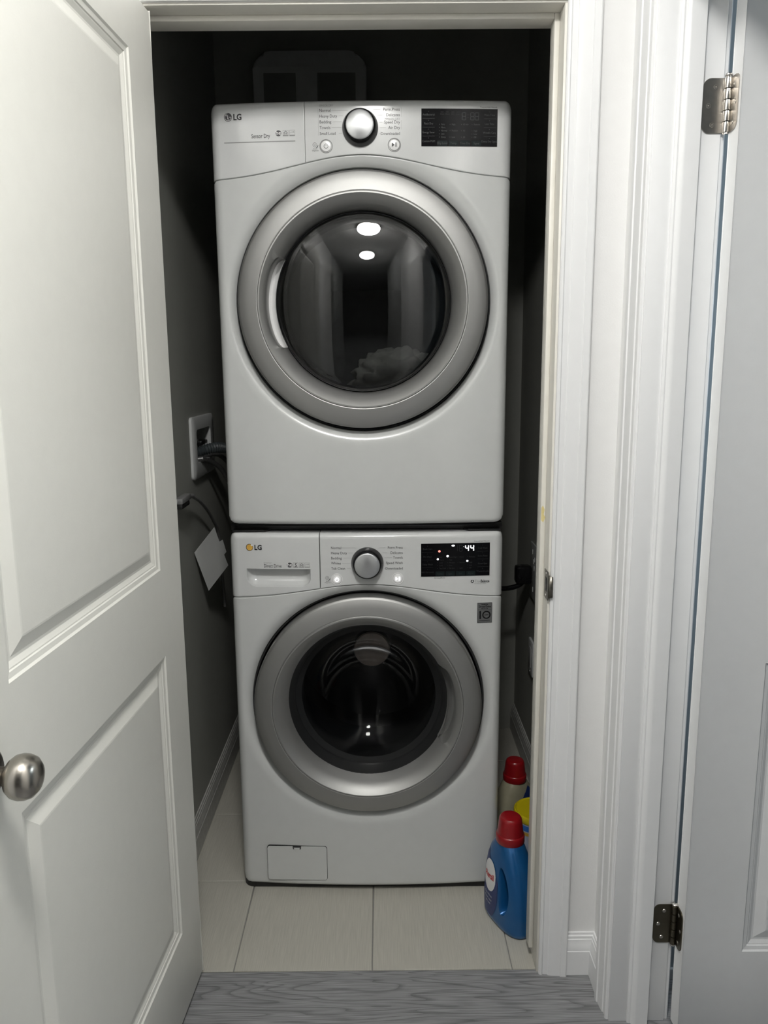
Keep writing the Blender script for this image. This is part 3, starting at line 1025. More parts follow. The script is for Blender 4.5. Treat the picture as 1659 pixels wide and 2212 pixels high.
def cabinet(root, z0, z1):
    """sheet-steel body, open at the front behind the panels"""
    bm = bmesh.new()
    t = 0.012
    rings = []
    for yy, o in ((0.050, t), (0.046, t), (0.046, 0.001), (0.050, 0.0), (0.692, 0.0), (0.700, 0.008)):
        rings.append([bm.verts.new((a, yy, b)) for a, b in rrect(-HW + o, HW - o, z0 + o, z1 - o, 0.014)])
    back = [bm.verts.new((a, 0.688, b)) for a, b in rrect(-HW + t, HW - t, z0 + t, z1 - t, 0.014)]
    for a, b in zip([back] + rings[:-1], rings):
        for i in range(len(a)):
            bm.faces.new((a[i], a[(i + 1) % len(a)], b[(i + 1) % len(a)], b[i]))
    bm.faces.new(back)
    bm.faces.new(rings[-1])
    return bmobj('cabinet', bm, WHITE, root, 40)

def make_machine(name, dryer):
    zc = 0.533
    seam = seam_fun(0.8055, 0.0515) if dryer else seam_fun(0.8145, 0.0385)
    ztop, zbot = (0.9735, 0.0035) if dryer else (0.9835, 0.0160)
    root = empty(name)
    # cabinet behind the fronts
    cabinet(root, max(zbot, 0.012), ztop - 0.004)
    front_panel(root, zc, seam, zbot, WHITE)
    xs_split = -0.126 if dryer else -0.1155
    gap = 0.0003 if dryer else 0.0010
    dep, dense = None, None
    if not dryer:
        # scooped handle of the detergent drawer
        x0, x1, z0, z1 = -0.3005, -0.1395, 0.8475, 0.8930
        def dep(x, z):
            if z > z1:
                return 0.0
            cx, hx = (x0 + x1) / 2, (x1 - x0) / 2
            r = 0.024
            qx, qz = abs(x - cx) - (hx - r), (z0 + r) - z
            sd = math.hypot(max(qx, 0), max(qz, 0)) + min(max(qx, qz), 0) - r
            if sd >= 0:
                return 0.0
            q = min(1.0, -sd / 0.024)
            return 0.024 * math.sqrt(1 - (1 - q) ** 2)
        dense = (x0, x1, z0, z1)
    left = upper_panel('panel_end' if dryer else 'detergent_drawer', root, seam, ztop, -HW, xs_split - gap, PANELW, dep, dense)
    cp = upper_panel('control_panel', root, seam, ztop, xs_split + gap, HW, PANELW)
    # door
    ring = door_ring(root, zc, -1 if dryer else 1)
    lathe('door_gasket', [(0.3008, -0.050), (0.3008, -0.012), (0.2990, -0.008), (0.2960, -0.010), (0.2940, -0.050)], GASKET, ring, 96, (0, 0, zc), '-y', 40)
    if dryer:
        dome = lambda r, R, y0: (r, y0 + math.sqrt(R * R - r * r) - math.sqrt(R * R - 0.198 ** 2))
        g = lathe('door_glass', [(0.2072, -0.026), (0.2070, -0.010), (0.2050, -0.0040), (0.2015, -0.0005)] + [dome(r if r else 0.0001, 1.06, 0.001) for r in (0.198, 0.18, 0.16, 0.14, 0.12, 0.10, 0.08, 0.06, 0.04, 0.02, 0)], DRYGLASS, root, 128, (0, 0, zc), '-y', 70)
        lathe('glass_rim', [(0.2074, -0.030), (0.2074, -0.0085), (0.2055, -0.0030), (0.2045, -0.0035)], BLACK, g, 96, (0, 0, zc), '-y', 60)
        lathe('inner_bowl', [(0.1985, -0.050), (0.1980, -0.036)] + [dome(r if r else 0.0001, 0.60, -0.034) for r in (0.195, 0.18, 0.16, 0.14, 0.12, 0.10, 0.08, 0.06, 0.04, 0.02, 0)], DRYGLASS, g, 96, (0, 0, zc), '-y', 60)
        lathe('window_seat', [(0.2055, -0.012), (0.1990, -0.022), (0.1960, -0.050), (0.1985, -0.060), (0.2000, -0.110)], GASKET, g, 96, (0, 0, zc), '-y', 60)
        lathe('drum', [(0.2000, -0.105), (0.2850, -0.110), (0.2850, -0.520), (0.2650, -0.560), (0.0001, -0.560)], DRUM, root, 72, (0, 0, zc), '-y', 40)
    else:
        bowl, y_ = [], -0.052
        n_ = 22
        for k in range(n_ + 1):                       # flared rim, slope falling off outwards
            r = 0.1780 + (0.1187 - 0.1780) * k / n_
            bowl.append((r, y_))
            y_ -= (0.0593 / n_) * (0.32 + 0.55 * (k + 0.5) / n_)
        R = 0.180
        y0_ = bowl[-1][1]
        bowl += [(max(0.0001, R * math.sin(t)), y0_ - R * (math.cos(t) - math.cos(0.72))) for t in [0.72 * (1 - k / 24) for k in range(1, 25)]]
        g = lathe('door_glass', bowl, WASHGLASS, root, 128, (0, 0, zc), '-y', 70)
        lathe('door_seal', [(0.2088, -0.012), (0.2065, -0.022), (0.1945, -0.038), (0.1925, -0.046), (0.1870, -0.0485), (0.1775, -0.0530), (0.1790, -0.12), (0.2000, -0.150)], SEAL, g, 96, (0, 0, zc), '-y', 40)
        dr = lathe('drum', [(0.1960, -0.148), (0.2500, -0.152), (0.2550, -0.400), (0.2300, -0.430), (0.1500, -0.440), (0.0600, -0.420), (0.0560, -0.402)], DRUMB, root, 96, (0, 0, zc), '-y', 40)
        lathe('drum_hub', [(0.0560, -0.406), (0.0530, -0.396), (0.0001, -0.394)], HUB, dr, 48, (0, 0, zc), '-y', 40)
    # controls
    kz = 0.9135 if dryer else 0.9085
    kx = -0.001 if dryer else 0.003
    knob(cp, kx, kz)
    bz = 0.8755 if dryer else 0.8675
    button(cp, -0.0785 if dryer else -0.0735, bz, 'power', not dryer)
    button(cp, 0.0755 if dryer else 0.0785, bz + 0.001, 'play', not dryer)
    diag_icon(cp, -0.103 if dryer else -0.0970, bz - 0.0012, yf)
    if dryer:
        emblem(left, -0.300, 0.9420, yf, False)
        text('Sensor Dry', -0.248, 0.8960, 0.0128, PRINT, left, yf, 'LEFT', 0.00005, sx=0.72)
        decal('grey_bar', [[(-0.311 + 0.163 * k / 12, 0.8870 + 0.0080 * k / 12 * 0), (-0.311 + 0.163 * (k + 1) / 12, 0.8870), (-0.311 + 0.163 * (k + 1) / 12, 0.8890), (-0.311 + 0.163 * k / 12, 0.8890)] for k in range(12)], PRINTL, left, yf)
        badges(left, (-0.186, -0.1695, -0.1545), 0.9050, ('he', 'house', 'star'), yf)
        L = [('Normal', 0.9505, -0.031, -0.002), ('Heavy Duty', 0.9385, -0.0390, 0), ('Bedding', 0.9265, -0.0425, 0), ('Towels', 0.9145, -0.0430, 0), ('Small Load', 0.9020, -0.0415, 0)]
        Rr = [('Perm.Press', 0.9510, 0.029, -0.002), ('Delicates', 0.9395, 0.0370, 0), ('Speed Dry', 0.9245, 0.0425, 0), ('Air Dry', 0.9130, 0.0430, 0), ('Downloaded', 0.9005, 0.0420, 0)]
        programs(cp, L, Rr, -0.0925, 0.0885, yf)
        text('SENSOR DRY', -0.0925, 0.9585, 0.0060, PRINTL, cp, yf, sx=0.9)
        text('MANUAL DRY', 0.0885, 0.9295, 0.0060, PRINTL, cp, yf, 'RIGHT', sx=0.9)
        decal('bracket_line', [seg_poly(-0.095, 0.9550, -0.095, 0.8980, 0.0004), seg_poly(0.0915, 0.9550, 0.0915, 0.9350, 0.0004), seg_poly(0.0915, 0.9285, 0.0915, 0.9090, 0.0004), seg_poly(-0.0925, 0.9577, -0.067, 0.9577, 0.0003), seg_poly(0.062, 0.9287, 0.0885, 0.9287, 0.0003)], PRINTL, cp, yf)
    else:
        emblem(left, -0.2915, 0.9480, yf, True)
        text('Inverter', -0.257, 0.9070, 0.0056, PRINTL, left, yf, sx=1.1)
        text('Direct Drive', -0.257, 0.8968, 0.0125, PRINT, left, yf, 'LEFT', 0.00005, sx=0.70)
        badges(left, (-0.1915, -0.1760, -0.1613, -0.1470), 0.9035, ('he', 'swirl', 'house', 'star'), yf)
        L = [('Normal', 0.9475, -0.028, -0.001), ('Heavy Duty', 0.9345, -0.0325, 0), ('Bedding', 0.9215, -0.0380, 0), ('Whites', 0.9085, -0.0395, 0), ('Tub Clean', 0.8950, -0.0380, 0)]
        Rr = [('Perm.Press', 0.9475, 0.034, -0.002), ('Delicates', 0.9345, 0.0410, 0), ('Towels', 0.9220, 0.0450, 0), ('Speed Wash', 0.9085, 0.0460, 0), ('Downloaded', 0.8945, 0.0445, 0)]
        programs(cp, L, Rr, -0.0875, 0.0915, yf)
    # display: a flat black window let into the panel, slightly tilted with it
    x0, x1 = (0.1365, 0.3085)
    z0, z1 = (0.8735, 0.9525) if dryer else (0.8725, 0.9565)
    th = 0.0004
    def yd(x, z=0):
        return yf(x) - 0.0012
    N = 16
    V, F = [], []
    for k in range(N + 1):
        x = x0 + (x1 - x0) * k / N
        V += [(x, yd(x), z0), (x, yd(x), z1), (x, yf(x) + 0.002, z0), (x, yf(x) + 0.002, z1)]
    for k in range(N):
        a = 4 * k
        F += [(a, a + 4, a + 5, a + 1), (a + 1, a + 5, a + 7, a + 3), (a, a + 2, a + 6, a + 4)]
    F += [(0, 1, 3, 2), (4 * N, 4 * N + 2, 4 * N + 3, 4 * N + 1)]
    disp = mobj('display', V, F, SCREEN, cp)
    W_, H_ = x1 - x0, z1 - z0
    px = lambda f: x0 + W_ * f
    pz = lambda f: z1 - H_ * f
    decal('touch_strip', [[(px(a), pz(0.985)), (px(a + 0.13), pz(0.985)), (px(a + 0.13), pz(0.85)), (px(a), pz(0.85))] for a in (0.21, 0.36, 0.51, 0.66)], TOUCH, disp, yd, 0.0002, 0.0001)
    if dryer:
        lt, rt, bt = ('AntiBacterial', 'Rack Dry', 'Energy Saver', 'Custom PGM'), ('More Time', 'Less Time', 'Wrinkle Care', 'Damp Dry Signal'), ('Dry Level', 'Temp.', 'Time Dry', 'Signal')
        cols = [(0.235, ('Very', 'More', 'Normal', 'Less', 'Damp')), (0.375, ('High', '', 'Medium', '', 'Low')), (0.525, ('60 min', '', '40', '', '20')), (0.665, ('Remote', '', 'High', 'Low', 'Off'))]
    else:
        lt, rt, bt = ('Fresh Care', 'Pre Wash', 'Delay Wash', 'Add Garments'), ('Cold Wash', 'Extra Rinse', 'Rinse+Spin', '*Control Lock'), ('Temp.', 'Spin', 'Soil', 'Signal')
        cols = [(0.24, ('Hot', 'Warm', 'Cool', 'Cold', 'Tap Cold')), (0.385, ('Extra High', 'High', 'Medium', 'Low', 'No Spin')), (0.535, ('Heavy', '', 'Normal', '', 'Light')), (0.675, ('Remote', '', 'High', 'Low', 'Off'))]
    lm = DIM if dryer else DIM2
    for k in range(4):
        zz = pz(0.185 + 0.235 * k)
        text(lt[k], px(0.095), zz, 0.0062, lm, disp, yd, 'CENTER', sx=0.85, lift=0.0003)
        text(rt[k], px(0.895), zz, 0.0062, lm, disp, yd, 'CENTER', sx=0.85, lift=0.0003)
        text(bt[k], px(0.275 + 0.15 * k), pz(0.945), 0.0066, lm, disp, yd, 'CENTER', sx=0.9, lift=0.0004)
    decal('divider_line', [seg_poly(px(a), pz(0.26 + 0.235 * k), px(a + 0.16), pz(0.26 + 0.235 * k), 0.0004) for k in range(3) for a in (0.015, 0.82)] + [circ(px(a), pz(0.075 + 0.235 * k), 0.0007, 8) for k in range(4) for a in (0.095, 0.895)], lm, disp, yd, 0.0003, 0.0001)
    for cx_, names in cols:
        for k, s in enumerate(names):
            if s:
                text(s, px(cx_ + 0.022), pz(0.435 + 0.085 * k), 0.0052, lm, disp, yd, sx=0.85, lift=0.0003)
    decal('indicator_dot', [circ(px(c), pz(0.415 + 0.085 * k), 0.0007, 8) for c, nm in cols for k, s in enumerate(nm) if s], lm, disp, yd, 0.0003, 0.0001)
    if dryer:
        P = []
        for k, ch in enumerate(('1', '8', '8', '8')):
            P += digit(ch, px((0.487, 0.535, 0.645, 0.705)[k]), pz(0.295), W_ * 0.045, H_ * 0.19, 0.0009)
        P += [circ(px(0.61), pz(0.16), 0.0007, 8), circ(px(0.61), pz(0.23), 0.0007, 8)]
        P += [seg_poly(px(0.25 + 0.07 * k), pz(0.09), px(0.29 + 0.07 * k), pz(0.09), 0.0006) for k in range(4)]
        decal('digit_segment', P, DIM, disp, yd, 0.0003, 0.0001)
        for k, s in enumerate(('Clean', 'Check', 'Dry', 'Cool')):
            text(s, px(0.27 + 0.07 * k), pz(0.16), 0.0040, DIM2, disp, yd, 'CENTER', lift=0.0003)
    else:
        P = digit('1', px(0.485), pz(0.245), W_ * 0.045, H_ * 0.18, 0.0009) + digit('8', px(0.555), pz(0.245), W_ * 0.042, H_ * 0.18, 0.0009)
        decal('digit_segment', P, DIM2, disp, yd, 0.0003, 0.0001)
        P = digit('4', px(0.645), pz(0.245), W_ * 0.042, H_ * 0.18, 0.0021) + digit('4', px(0.720), pz(0.245), W_ * 0.042, H_ * 0.18, 0.0021) + [circ(px(0.618), pz(0.11), 0.0007, 8)]
        decal('lit_digit', P, LIT, disp, yd, 0.0004, 0.0001)
        decal('lit_dot', [circ(px(0.385), pz(0.385), 0.0026, 14, sx=1.1)], LIT, disp, yd, 0.0004, 0.0001)
        decal('lit_dot', [circ(px(0.243), pz(0.475), 0.0022, 14, sx=1.1)], LIT, disp, yd, 0.0004, 0.0001)
        decal('lit_dot', [circ(px(0.672), pz(0.540), 0.0023, 14, sx=1.1)], LIT, disp, yd, 0.0004, 0.0001)
        decal('lit_dot', [circ(px(0.465), pz(0.070), 0.0020, 14, sx=2.0)], LIT, disp, yd, 0.0004, 0.0001)
        decal('lit_red_dot', [circ(px(0.265), pz(0.235), 0.0029, 16)], LITRED, disp, yd, 0.0004, 0.0001)
        text('Gel Load/Rinse', px(0.27), z0 - 0.0055, 0.0045, PRINT, cp, yf, 'CENTER')
        decal('badge', ring_polys(0.2655, 0.8575, 0.0018, 0.0042, 100, 200, 8) + ring_polys(0.2655, 0.8575, 0.0018, 0.0042, 220, 320, 8) + ring_polys(0.2655, 0.8575, 0.0018, 0.0042, -20, 80, 8), PRINT, cp, yf)
        text('True', 0.2715, 0.8545, 0.0100, PRINTL, cp, yf, 'LEFT', sx=0.8)
        text('Balance', 0.2865, 0.8545, 0.0100, PRINT, cp, yf, 'LEFT', 0.00025, sx=0.72)
        text('Anti-Vibration System', 0.2700, 0.8505, 0.0034, PRINTL, cp, yf, 'LEFT')
        # warranty sticker
        sx0, sx1, sz0, sz1 = 0.2790, 0.3165, 0.7490, 0.8015
        def ys(x, z=0):
            return yf(x) + fillet(HW - abs(x), 0.022) - 0.0006
        V, F = [], []
        for k in range(9):
            x = sx0 + (sx1 - sx0) * k / 8
            V += [(x, ys(x) - 0.0004, sz0), (x, ys(x) - 0.0004, sz1), (x, ys(x) + 0.001, sz0), (x, ys(x) + 0.001, sz1)]
        for k in range(8):
            a = 4 * k
            F += [(a, a + 4, a + 5, a + 1), (a + 1, a + 5, a + 7, a + 3), (a, a + 2, a + 6, a + 4)]
        F += [(0, 1, 3, 2), (32, 34, 35, 33)]
        st = mobj('warranty_sticker', V, F, STICK, root)
        ysf = lambda x, z=0: ys(x) - 0.0004
        mx_ = (sx0 + sx1) / 2
        decal('sticker_border', frame_polys(sx0, sx1, sz0, sz1, 0.0008), BLACK, st, ysf, 0.0003, 0.0001)
        text('INVERTER', mx_, sz1 - 0.0060, 0.0038, BLACK, st, ysf, 'CENTER', 0.0001, lift=0.0003)
        text('Direct Drive', mx_, sz1 - 0.0125, 0.0074, BLACK, st, ysf, 'CENTER', 0.0002, sx=0.8, lift=0.0003)
        text('MOTOR', mx_, sz1 - 0.0165, 0.0036, BLACK, st, ysf, 'CENTER', 0.0001, sx=1.3, lift=0.0003)
        decal('sticker_rule', [seg_poly(sx0 + 0.002, sz1 - 0.0185, sx1 - 0.002, sz1 - 0.0185, 0.0004)], BLACK, st, ysf, 0.0003, 0.0001)
        decal('sticker_numeral', [[(sx0 + 0.0055, sz0 + 0.0100), (sx0 + 0.0095, sz0 + 0.0100), (sx0 + 0.0095, sz0 + 0.0310), (sx0 + 0.0060, sz0 + 0.0310), (sx0 + 0.0040, sz0 + 0.0275), (sx0 + 0.0055, sz0 + 0.0275)]] + ring_polys(mx_ + 0.0045, sz0 + 0.0205, 0.0075, 0.0106), BLACK, st, ysf, 0.0003, 0.0001)
        text('YEAR', mx_ + 0.0045, sz0 + 0.0190, 0.0044, BLACK, st, ysf, 'CENTER', 0.0001, lift=0.0003)
        text('WARRANTY', mx_, sz0 + 0.0042, 0.0042, BLACK, st, ysf, 'CENTER', 0.0001, sx=1.15, lift=0.0003)
        # drain filter hatch, set into the front with a dark gap round it
        hx0, hx1, hz0, hz1 = -0.2735, -0.1145, 0.0365, 0.1340
        decal('hatch_gap', [rrect(hx0 - 0.0010, hx1 + 0.0010, hz0 - 0.0010, hz1 + 0.0010, 0.0075)], BLACK, root, lambda x, z: -0.017 * (1 - ((hx0 + hx1) / 2 / HW) ** 2) - 0.0045 * ((x - (hx0 + hx1) / 2) / 0.16), 0.0022, 0.004)
        hb = lambda x, z: -0.017 * (1 - ((hx0 + hx1) / 2 / HW) ** 2) - 0.0045 * ((x - (hx0 + hx1) / 2) / 0.16)
        hatch = decal('filter_hatch', [rrect(hx0, hx1, hz0, hz1, 0.0070)], WHITE, root, hb, 0.0036, 0.004)
        lx = (hx0 + hx1) / 2
        decal('latch', [[(lx - 0.0115, hz1 + 0.0004), (lx - 0.0105, hz1 - 0.0080), (lx + 0.0105, hz1 - 0.0080), (lx + 0.0115, hz1 + 0.0004)]], GASKET, hatch, hb, 0.0042, 0.002)
        decal('latch_tab', [[(lx - 0.0085, hz1 - 0.0030), (lx - 0.0060, hz1 - 0.0092), (lx + 0.0060, hz1 - 0.0092), (lx + 0.0085, hz1 - 0.0030)]], WHITE, hatch, hb, 0.0050, 0.002)
    text('*Press and Hold 3 Seconds', x1 - 0.001, z1 + 0.0028, 0.0040, PRINT, cp, yf, 'RIGHT', sx=0.9)
    return root

TILT_W, TILT_D, MYAW = 0.006, -0.004, -0.0113
washer = make_machine('washing_machine', False)
tag(washer, 'white front-load washer with lit digits, standing under the dryer', 'washing machine')
washer.rotation_euler = (-TILT_W, 0, MYAW)
washer.location = (0, 0, 0)
# rubber feet and dark base
bm = bmesh.new()
pl = rrect(-HW - 0.0015, HW + 0.0015, 0.006, 0.69, 0.03)
A = [bm.verts.new((a, b, 0.001)) for a, b in pl]
B = [bm.verts.new((a, b, 0.034 if b > 0.05 else 0.020)) for a, b in pl]
bm.faces.new(A)
bm.faces.new(B)
for i in range(len(pl)):
    bm.faces.new((A[i], A[(i + 1) % len(pl)], B[(i + 1) % len(pl)], B[i]))
bmobj('base', bm, BLACKM, washer)
dryer = make_machine('tumble_dryer', True)
tag(dryer, 'white tumble dryer with dark window, stacked on top of the washer', 'dryer')
dryer.location = (0, 0, 1.0035)
dryer.rotation_euler = (-TILT_D, 0, MYAW)

# stacking kit between the two machines
kit = empty('stacking_kit', (0, 0, 0.984), (0, 0, MYAW))
tag(kit, 'thin black stacking bracket between the washer top and the dryer', 'bracket')
box('rail', -0.333, 0.333, 0.030, 0.050, 0.0035, 0.0165, BLACKM, kit, 0.0015)
box('rail_lip', -0.290, 0.290, 0.024, 0.034, 0.0110, 0.0145, mat('dark steel lip', (0.06, 0.06, 0.062), 0.35, metal=0.8), kit, 0.0012)
for s in (-1, 1):
    box('side_rail', s * 0.3325 - 0.009, s * 0.3325 + 0.009, 0.030, 0.650, 0.0025, 0.0185, BLACKM, kit, 0.0015)
    prism('corner_plate', [(s * 0.335, 0.012), (s * 0.255, 0.012), (s * 0.245, 0.022), (s * 0.245, 0.040), (s * 0.335, 0.040)], 0.0012, 0.0045, mat('corner plate black', (0.02, 0.02, 0.021), 0.2, metal=0.5), kit, 'z', None, 0.0006)

# laundry in the dryer
def crumple(name, cen, rad, m, seed, label, cat):
    bm = bmesh.new()
    bmesh.ops.create_icosphere(bm, subdivisions=5, radius=1.0)
    rnd = random.Random(seed)
    waves = [(Vector((rnd.uniform(-1, 1), rnd.uniform(-1, 1), rnd.uniform(-1, 1))).normalized() * rnd.uniform(2, 13), rnd.uniform(0, 6.28), rnd.uniform(0.04, 0.10)) for _ in range(20)]
    for v in bm.verts:
        d = v.co.normalized()
        k = 1.0
        for wv, ph, am in waves:
            k += am * (abs(math.sin(d.dot(wv) + ph)) - 0.5)
        v.co = Vector((cen[0] + d.x * rad[0] * k, cen[1] + d.y * rad[1] * k, cen[2] + d.z * rad[2] * k))
    return tag(bmobj(name, bm, m, None, 60), label, cat)
crumple('laundry', (0.085, 0.215, 1.340), (0.105, 0.085, 0.080), CLOTH, 4, 'crumpled grey laundry lying in the dryer drum', 'laundry')

# ------------------------------------------------------------------ hose box on the left closet wall
hb_ = empty('hose_outlet_box', (XL, 0, 0))
tag(hb_, 'pale recessed hose outlet box in the left closet wall', 'outlet box')
bm = bmesh.new()
fy0, fy1, fz0, fz1 = 0.350, 0.630, 1.068, 1.250
def frame_ring(bm, x, y0, y1, z0, z1):
    return [bm.verts.new((x, a, b)) for a, b in rrect(y0, y1, z0, z1, min(0.014, (y1 - y0) / 4))]
R0 = frame_ring(bm, 0.0, fy0, fy1, fz0, fz1)
R1 = frame_ring(bm, 0.007, fy0, fy1, fz0, fz1)
R2 = frame_ring(bm, 0.011, fy0 + 0.006, fy1 - 0.006, fz0 + 0.006, fz1 - 0.006)
R3 = frame_ring(bm, 0.0095, BY0 + 0.002, BY1 - 0.002, BZ0 + 0.002, BZ1 - 0.002)
R4 = frame_ring(bm, -0.085, BY0 + 0.006, BY1 - 0.006, BZ0 + 0.006, BZ1 - 0.006)
for a, b in ((R0, R1), (R1, R2), (R2, R3), (R3, R4)):
    k = len(a)
    for i in range(k):
        bm.faces.new((a[i], a[(i + 1) % k], b[(i + 1) % k], b[i]))
bm.faces.new(R4)
bmobj('box_body', bm, BOXW, hb_, 35)
box('shutoff_valve', -0.055, -0.005, 0.430, 0.480, 1.163, 1.180, BLACK, hb_, 0.004)
box('valve_lever', -0.020, 0.008, 0.465, 0.545, 1.160, 1.173, BLACK, hb_, 0.003)
dh = tag(tube('drain_hose', [(XL - 0.06, 0.430, 1.128), (XL - 0.015, 0.442, 1.137), (XL + 0.025, 0.460, 1.150), (XL + 0.06, 0.500, 1.150), (XL + 0.10, 0.58, 1.12), (XL + 0.12, 0.70, 0.98), (XL + 0.125, 0.78, 0.7)], 0.0165, HOSE, None, 14, 8, (0.0075, 0.0034)), 'dark corrugated drain hose curving out of the wall box', 'hose')
for k, pts in enumerate(([(-0.045, 0.425, 1.116), (0.002, 0.440, 1.121), (0.032, 0.490, 1.106), (0.057, 0.530, 1.070), (0.080, 0.575, 0.985), (0.085, 0.60, 0.85), (0.085, 0.61, 0.6)], [(-0.040, 0.540, 1.122), (0.005, 0.552, 1.126), (0.040, 0.585, 1.115), (0.062, 0.63, 1.065), (0.070, 0.66, 0.95), (0.070, 0.68, 0.7)])):
    e = empty('supply_hose', (XL, 0, 0))
    tag(e, ('braided steel water hose nearest the front edge of the wall box', 'braided steel water hose behind, half hidden by the corrugated hose')[k], 'hose', 'water supply hoses')
    tube('hose', pts, 0.0075, BRAID, e, 12, 8)
    p0, p1 = Vector(pts[0]), Vector(pts[1])
    tube('coupling_nut', [p0 + (p1 - p0) * 0.55, p1 + (p1 - p0) * 0.25], 0.0112, BRAID, e, 8, 2)

# plug and grey cord on the left wall
e = empty('power_cord', (XL, 0, 0))
tag(e, 'grey plug and cord running down the left closet wall', 'cord')
box('plug', 0.013, 0.034, 0.105, 0.198, 1.040, 1.056, CORD, e, 0.003)
box('plug_underside', 0.015, 0.032, 0.108, 0.188, 1.026, 1.041, BLACKM, e, 0.004)
tube('strain_relief', [(0.024, 0.195, 1.046), (0.024, 0.228, 1.043), (0.024, 0.250, 1.040)], 0.0065, CORD, e, 12, 3)
tube('cable', [(0.024, 0.245, 1.040), (0.024, 0.300, 1.023), (0.024, 0.353, 1.003), (0.024, 0.437, 0.962), (0.024, 0.513, 0.913), (0.022, 0.568, 0.874), (0.018, 0.61, 0.80), (0.018, 0.64, 0.60)], 0.0048, CORD, e, 10, 8)
e = tag(box('wall_outlet', XL, XL + 0.006, 0.055, 0.130, 0.985, 1.105, BOXW, None, 0.002), 'outlet plate on the left closet wall behind the open door', 'outlet')
s_ = tube('outlet_face', [(XL + 0.005, 0.092, 1.048), (XL + 0.0125, 0.112, 1.048)], 0.010, BOXW, e, 16, 2)

# hanging sheet of paper, torn along one edge
pp = [(-0.0081, 0.8606), (0.0912, 0.9179), (0.1129, 0.8691), (0.1295, 0.8716), (0.1454, 0.8301), (0.1331, 0.824), (0.1518, 0.7858), (0.0495, 0.7307)]
pap = prism('paper_sheet', pp, 0.0, 0.0008, PAPER)
pap.location = (-0.505, 0.33, 0)
pap.rotation_euler = (0, 0, math.atan2(0.14, 0.065))
tag(pap, 'torn pale paper sheet hanging by the cord on the left wall', 'paper')

# right closet wall: two outlets and the thick black plug
e = empty('dryer_outlet', (XR, 0, 0))
tag(e, 'large wall outlet plate with thick black plug behind the dryer', 'outlet')
box('plate', -0.007, 0.0, 0.545, 0.665, 0.625, 0.812, mat('dim grey plate', (0.34, 0.35, 0.35), 0.4), e, 0.003)
for (yy, zz) in ((0.585, 0.765), (0.62, 0.785), (0.605, 0.755), (0.590, 0.735), (0.605, 0.660)):
    box('slot', -0.0085, -0.0065, yy - 0.002, yy + 0.002, zz - 0.008, zz + 0.008, BOXW, e, 0.0005)
e = empty('dryer_plug', (XR, 0, 0))
tag(e, 'thick black plug and cable reaching to the right wall outlet', 'plug')
box('plug_body', -0.062, -0.0085, 0.610, 0.655, 0.675, 0.735, BLACK, e, 0.008)
tube('cable', [(-0.030, 0.63, 0.690), (-0.045, 0.628, 0.672), (-0.075, 0.622, 0.662), (-0.12, 0.62, 0.660), (-0.165, 0.66, 0.665), (-0.180, 0.76, 0.68), (-0.19, 0.88, 0.70)], 0.0085, BLACK, e, 12, 8)
e = empty('duplex_outlet', (XR, 0, 0))
tag(e, 'small pale wall outlet low on the right closet wall', 'outlet')
box('plate', -0.008, 0.0, 0.575, 0.650, 0.362, 0.480, BOXW, e, 0.002)
box('socket_insert', -0.0095, -0.007, 0.598, 0.630, 0.388, 0.455, mat('outlet insert', (0.5, 0.5, 0.5), 0.35), e, 0.0015)
for zz in (0.372, 0.470):
    lathe('screw', [(0.0001, -0.0095), (0.0028, -0.0090), (0.0030, -0.0075)], NICKELB, e, 12, (0, 0.613, zz), 'x')

# rounded housing on the back wall above the dryer
e = empty('wall_housing', (-0.185, YBACK, 2.20))
tag(e, 'rounded pale plastic housing on the dark back wall above the dryer', 'housing')
poly = [(-0.185, -0.20), (0.185, -0.20)]
o = []
for cx_, a0, a1 in ((0.120, 0, 90), (-0.120, 90, 180)):
    for k in range(9):
        a = math.radians(a0 + (a1 - a0) * k / 8)
        o.append((cx_ + 0.065 * math.cos(a), 0.150 + 0.052 * math.sin(a)))
poly = [(0.185, -0.20)] + o + [(-0.185, -0.20)]
prism('shell', list(reversed(poly)), -0.090, -0.001, BOXW, e, 'y', 30, 0.012)
for x0, x1 in ((-0.150, -0.045), (0.025, 0.150)):
    box('vent_panel', x0, x1, -0.0925, -0.0885, -0.17, 0.135, VENT, e, 0.0015)

# ------------------------------------------------------------------ bottles beside the washer
def superell(u, v, a, b, n=2.6, seg=56):
    out = []
    for k in range(seg):
        t = 2 * PI * k / seg
        c, s = math.cos(t), math.sin(t)
        out.append((u + a * math.copysign(abs(c) ** (2 / n), c), v + b * math.copysign(abs(s) ** (2 / n), s)))
    return out

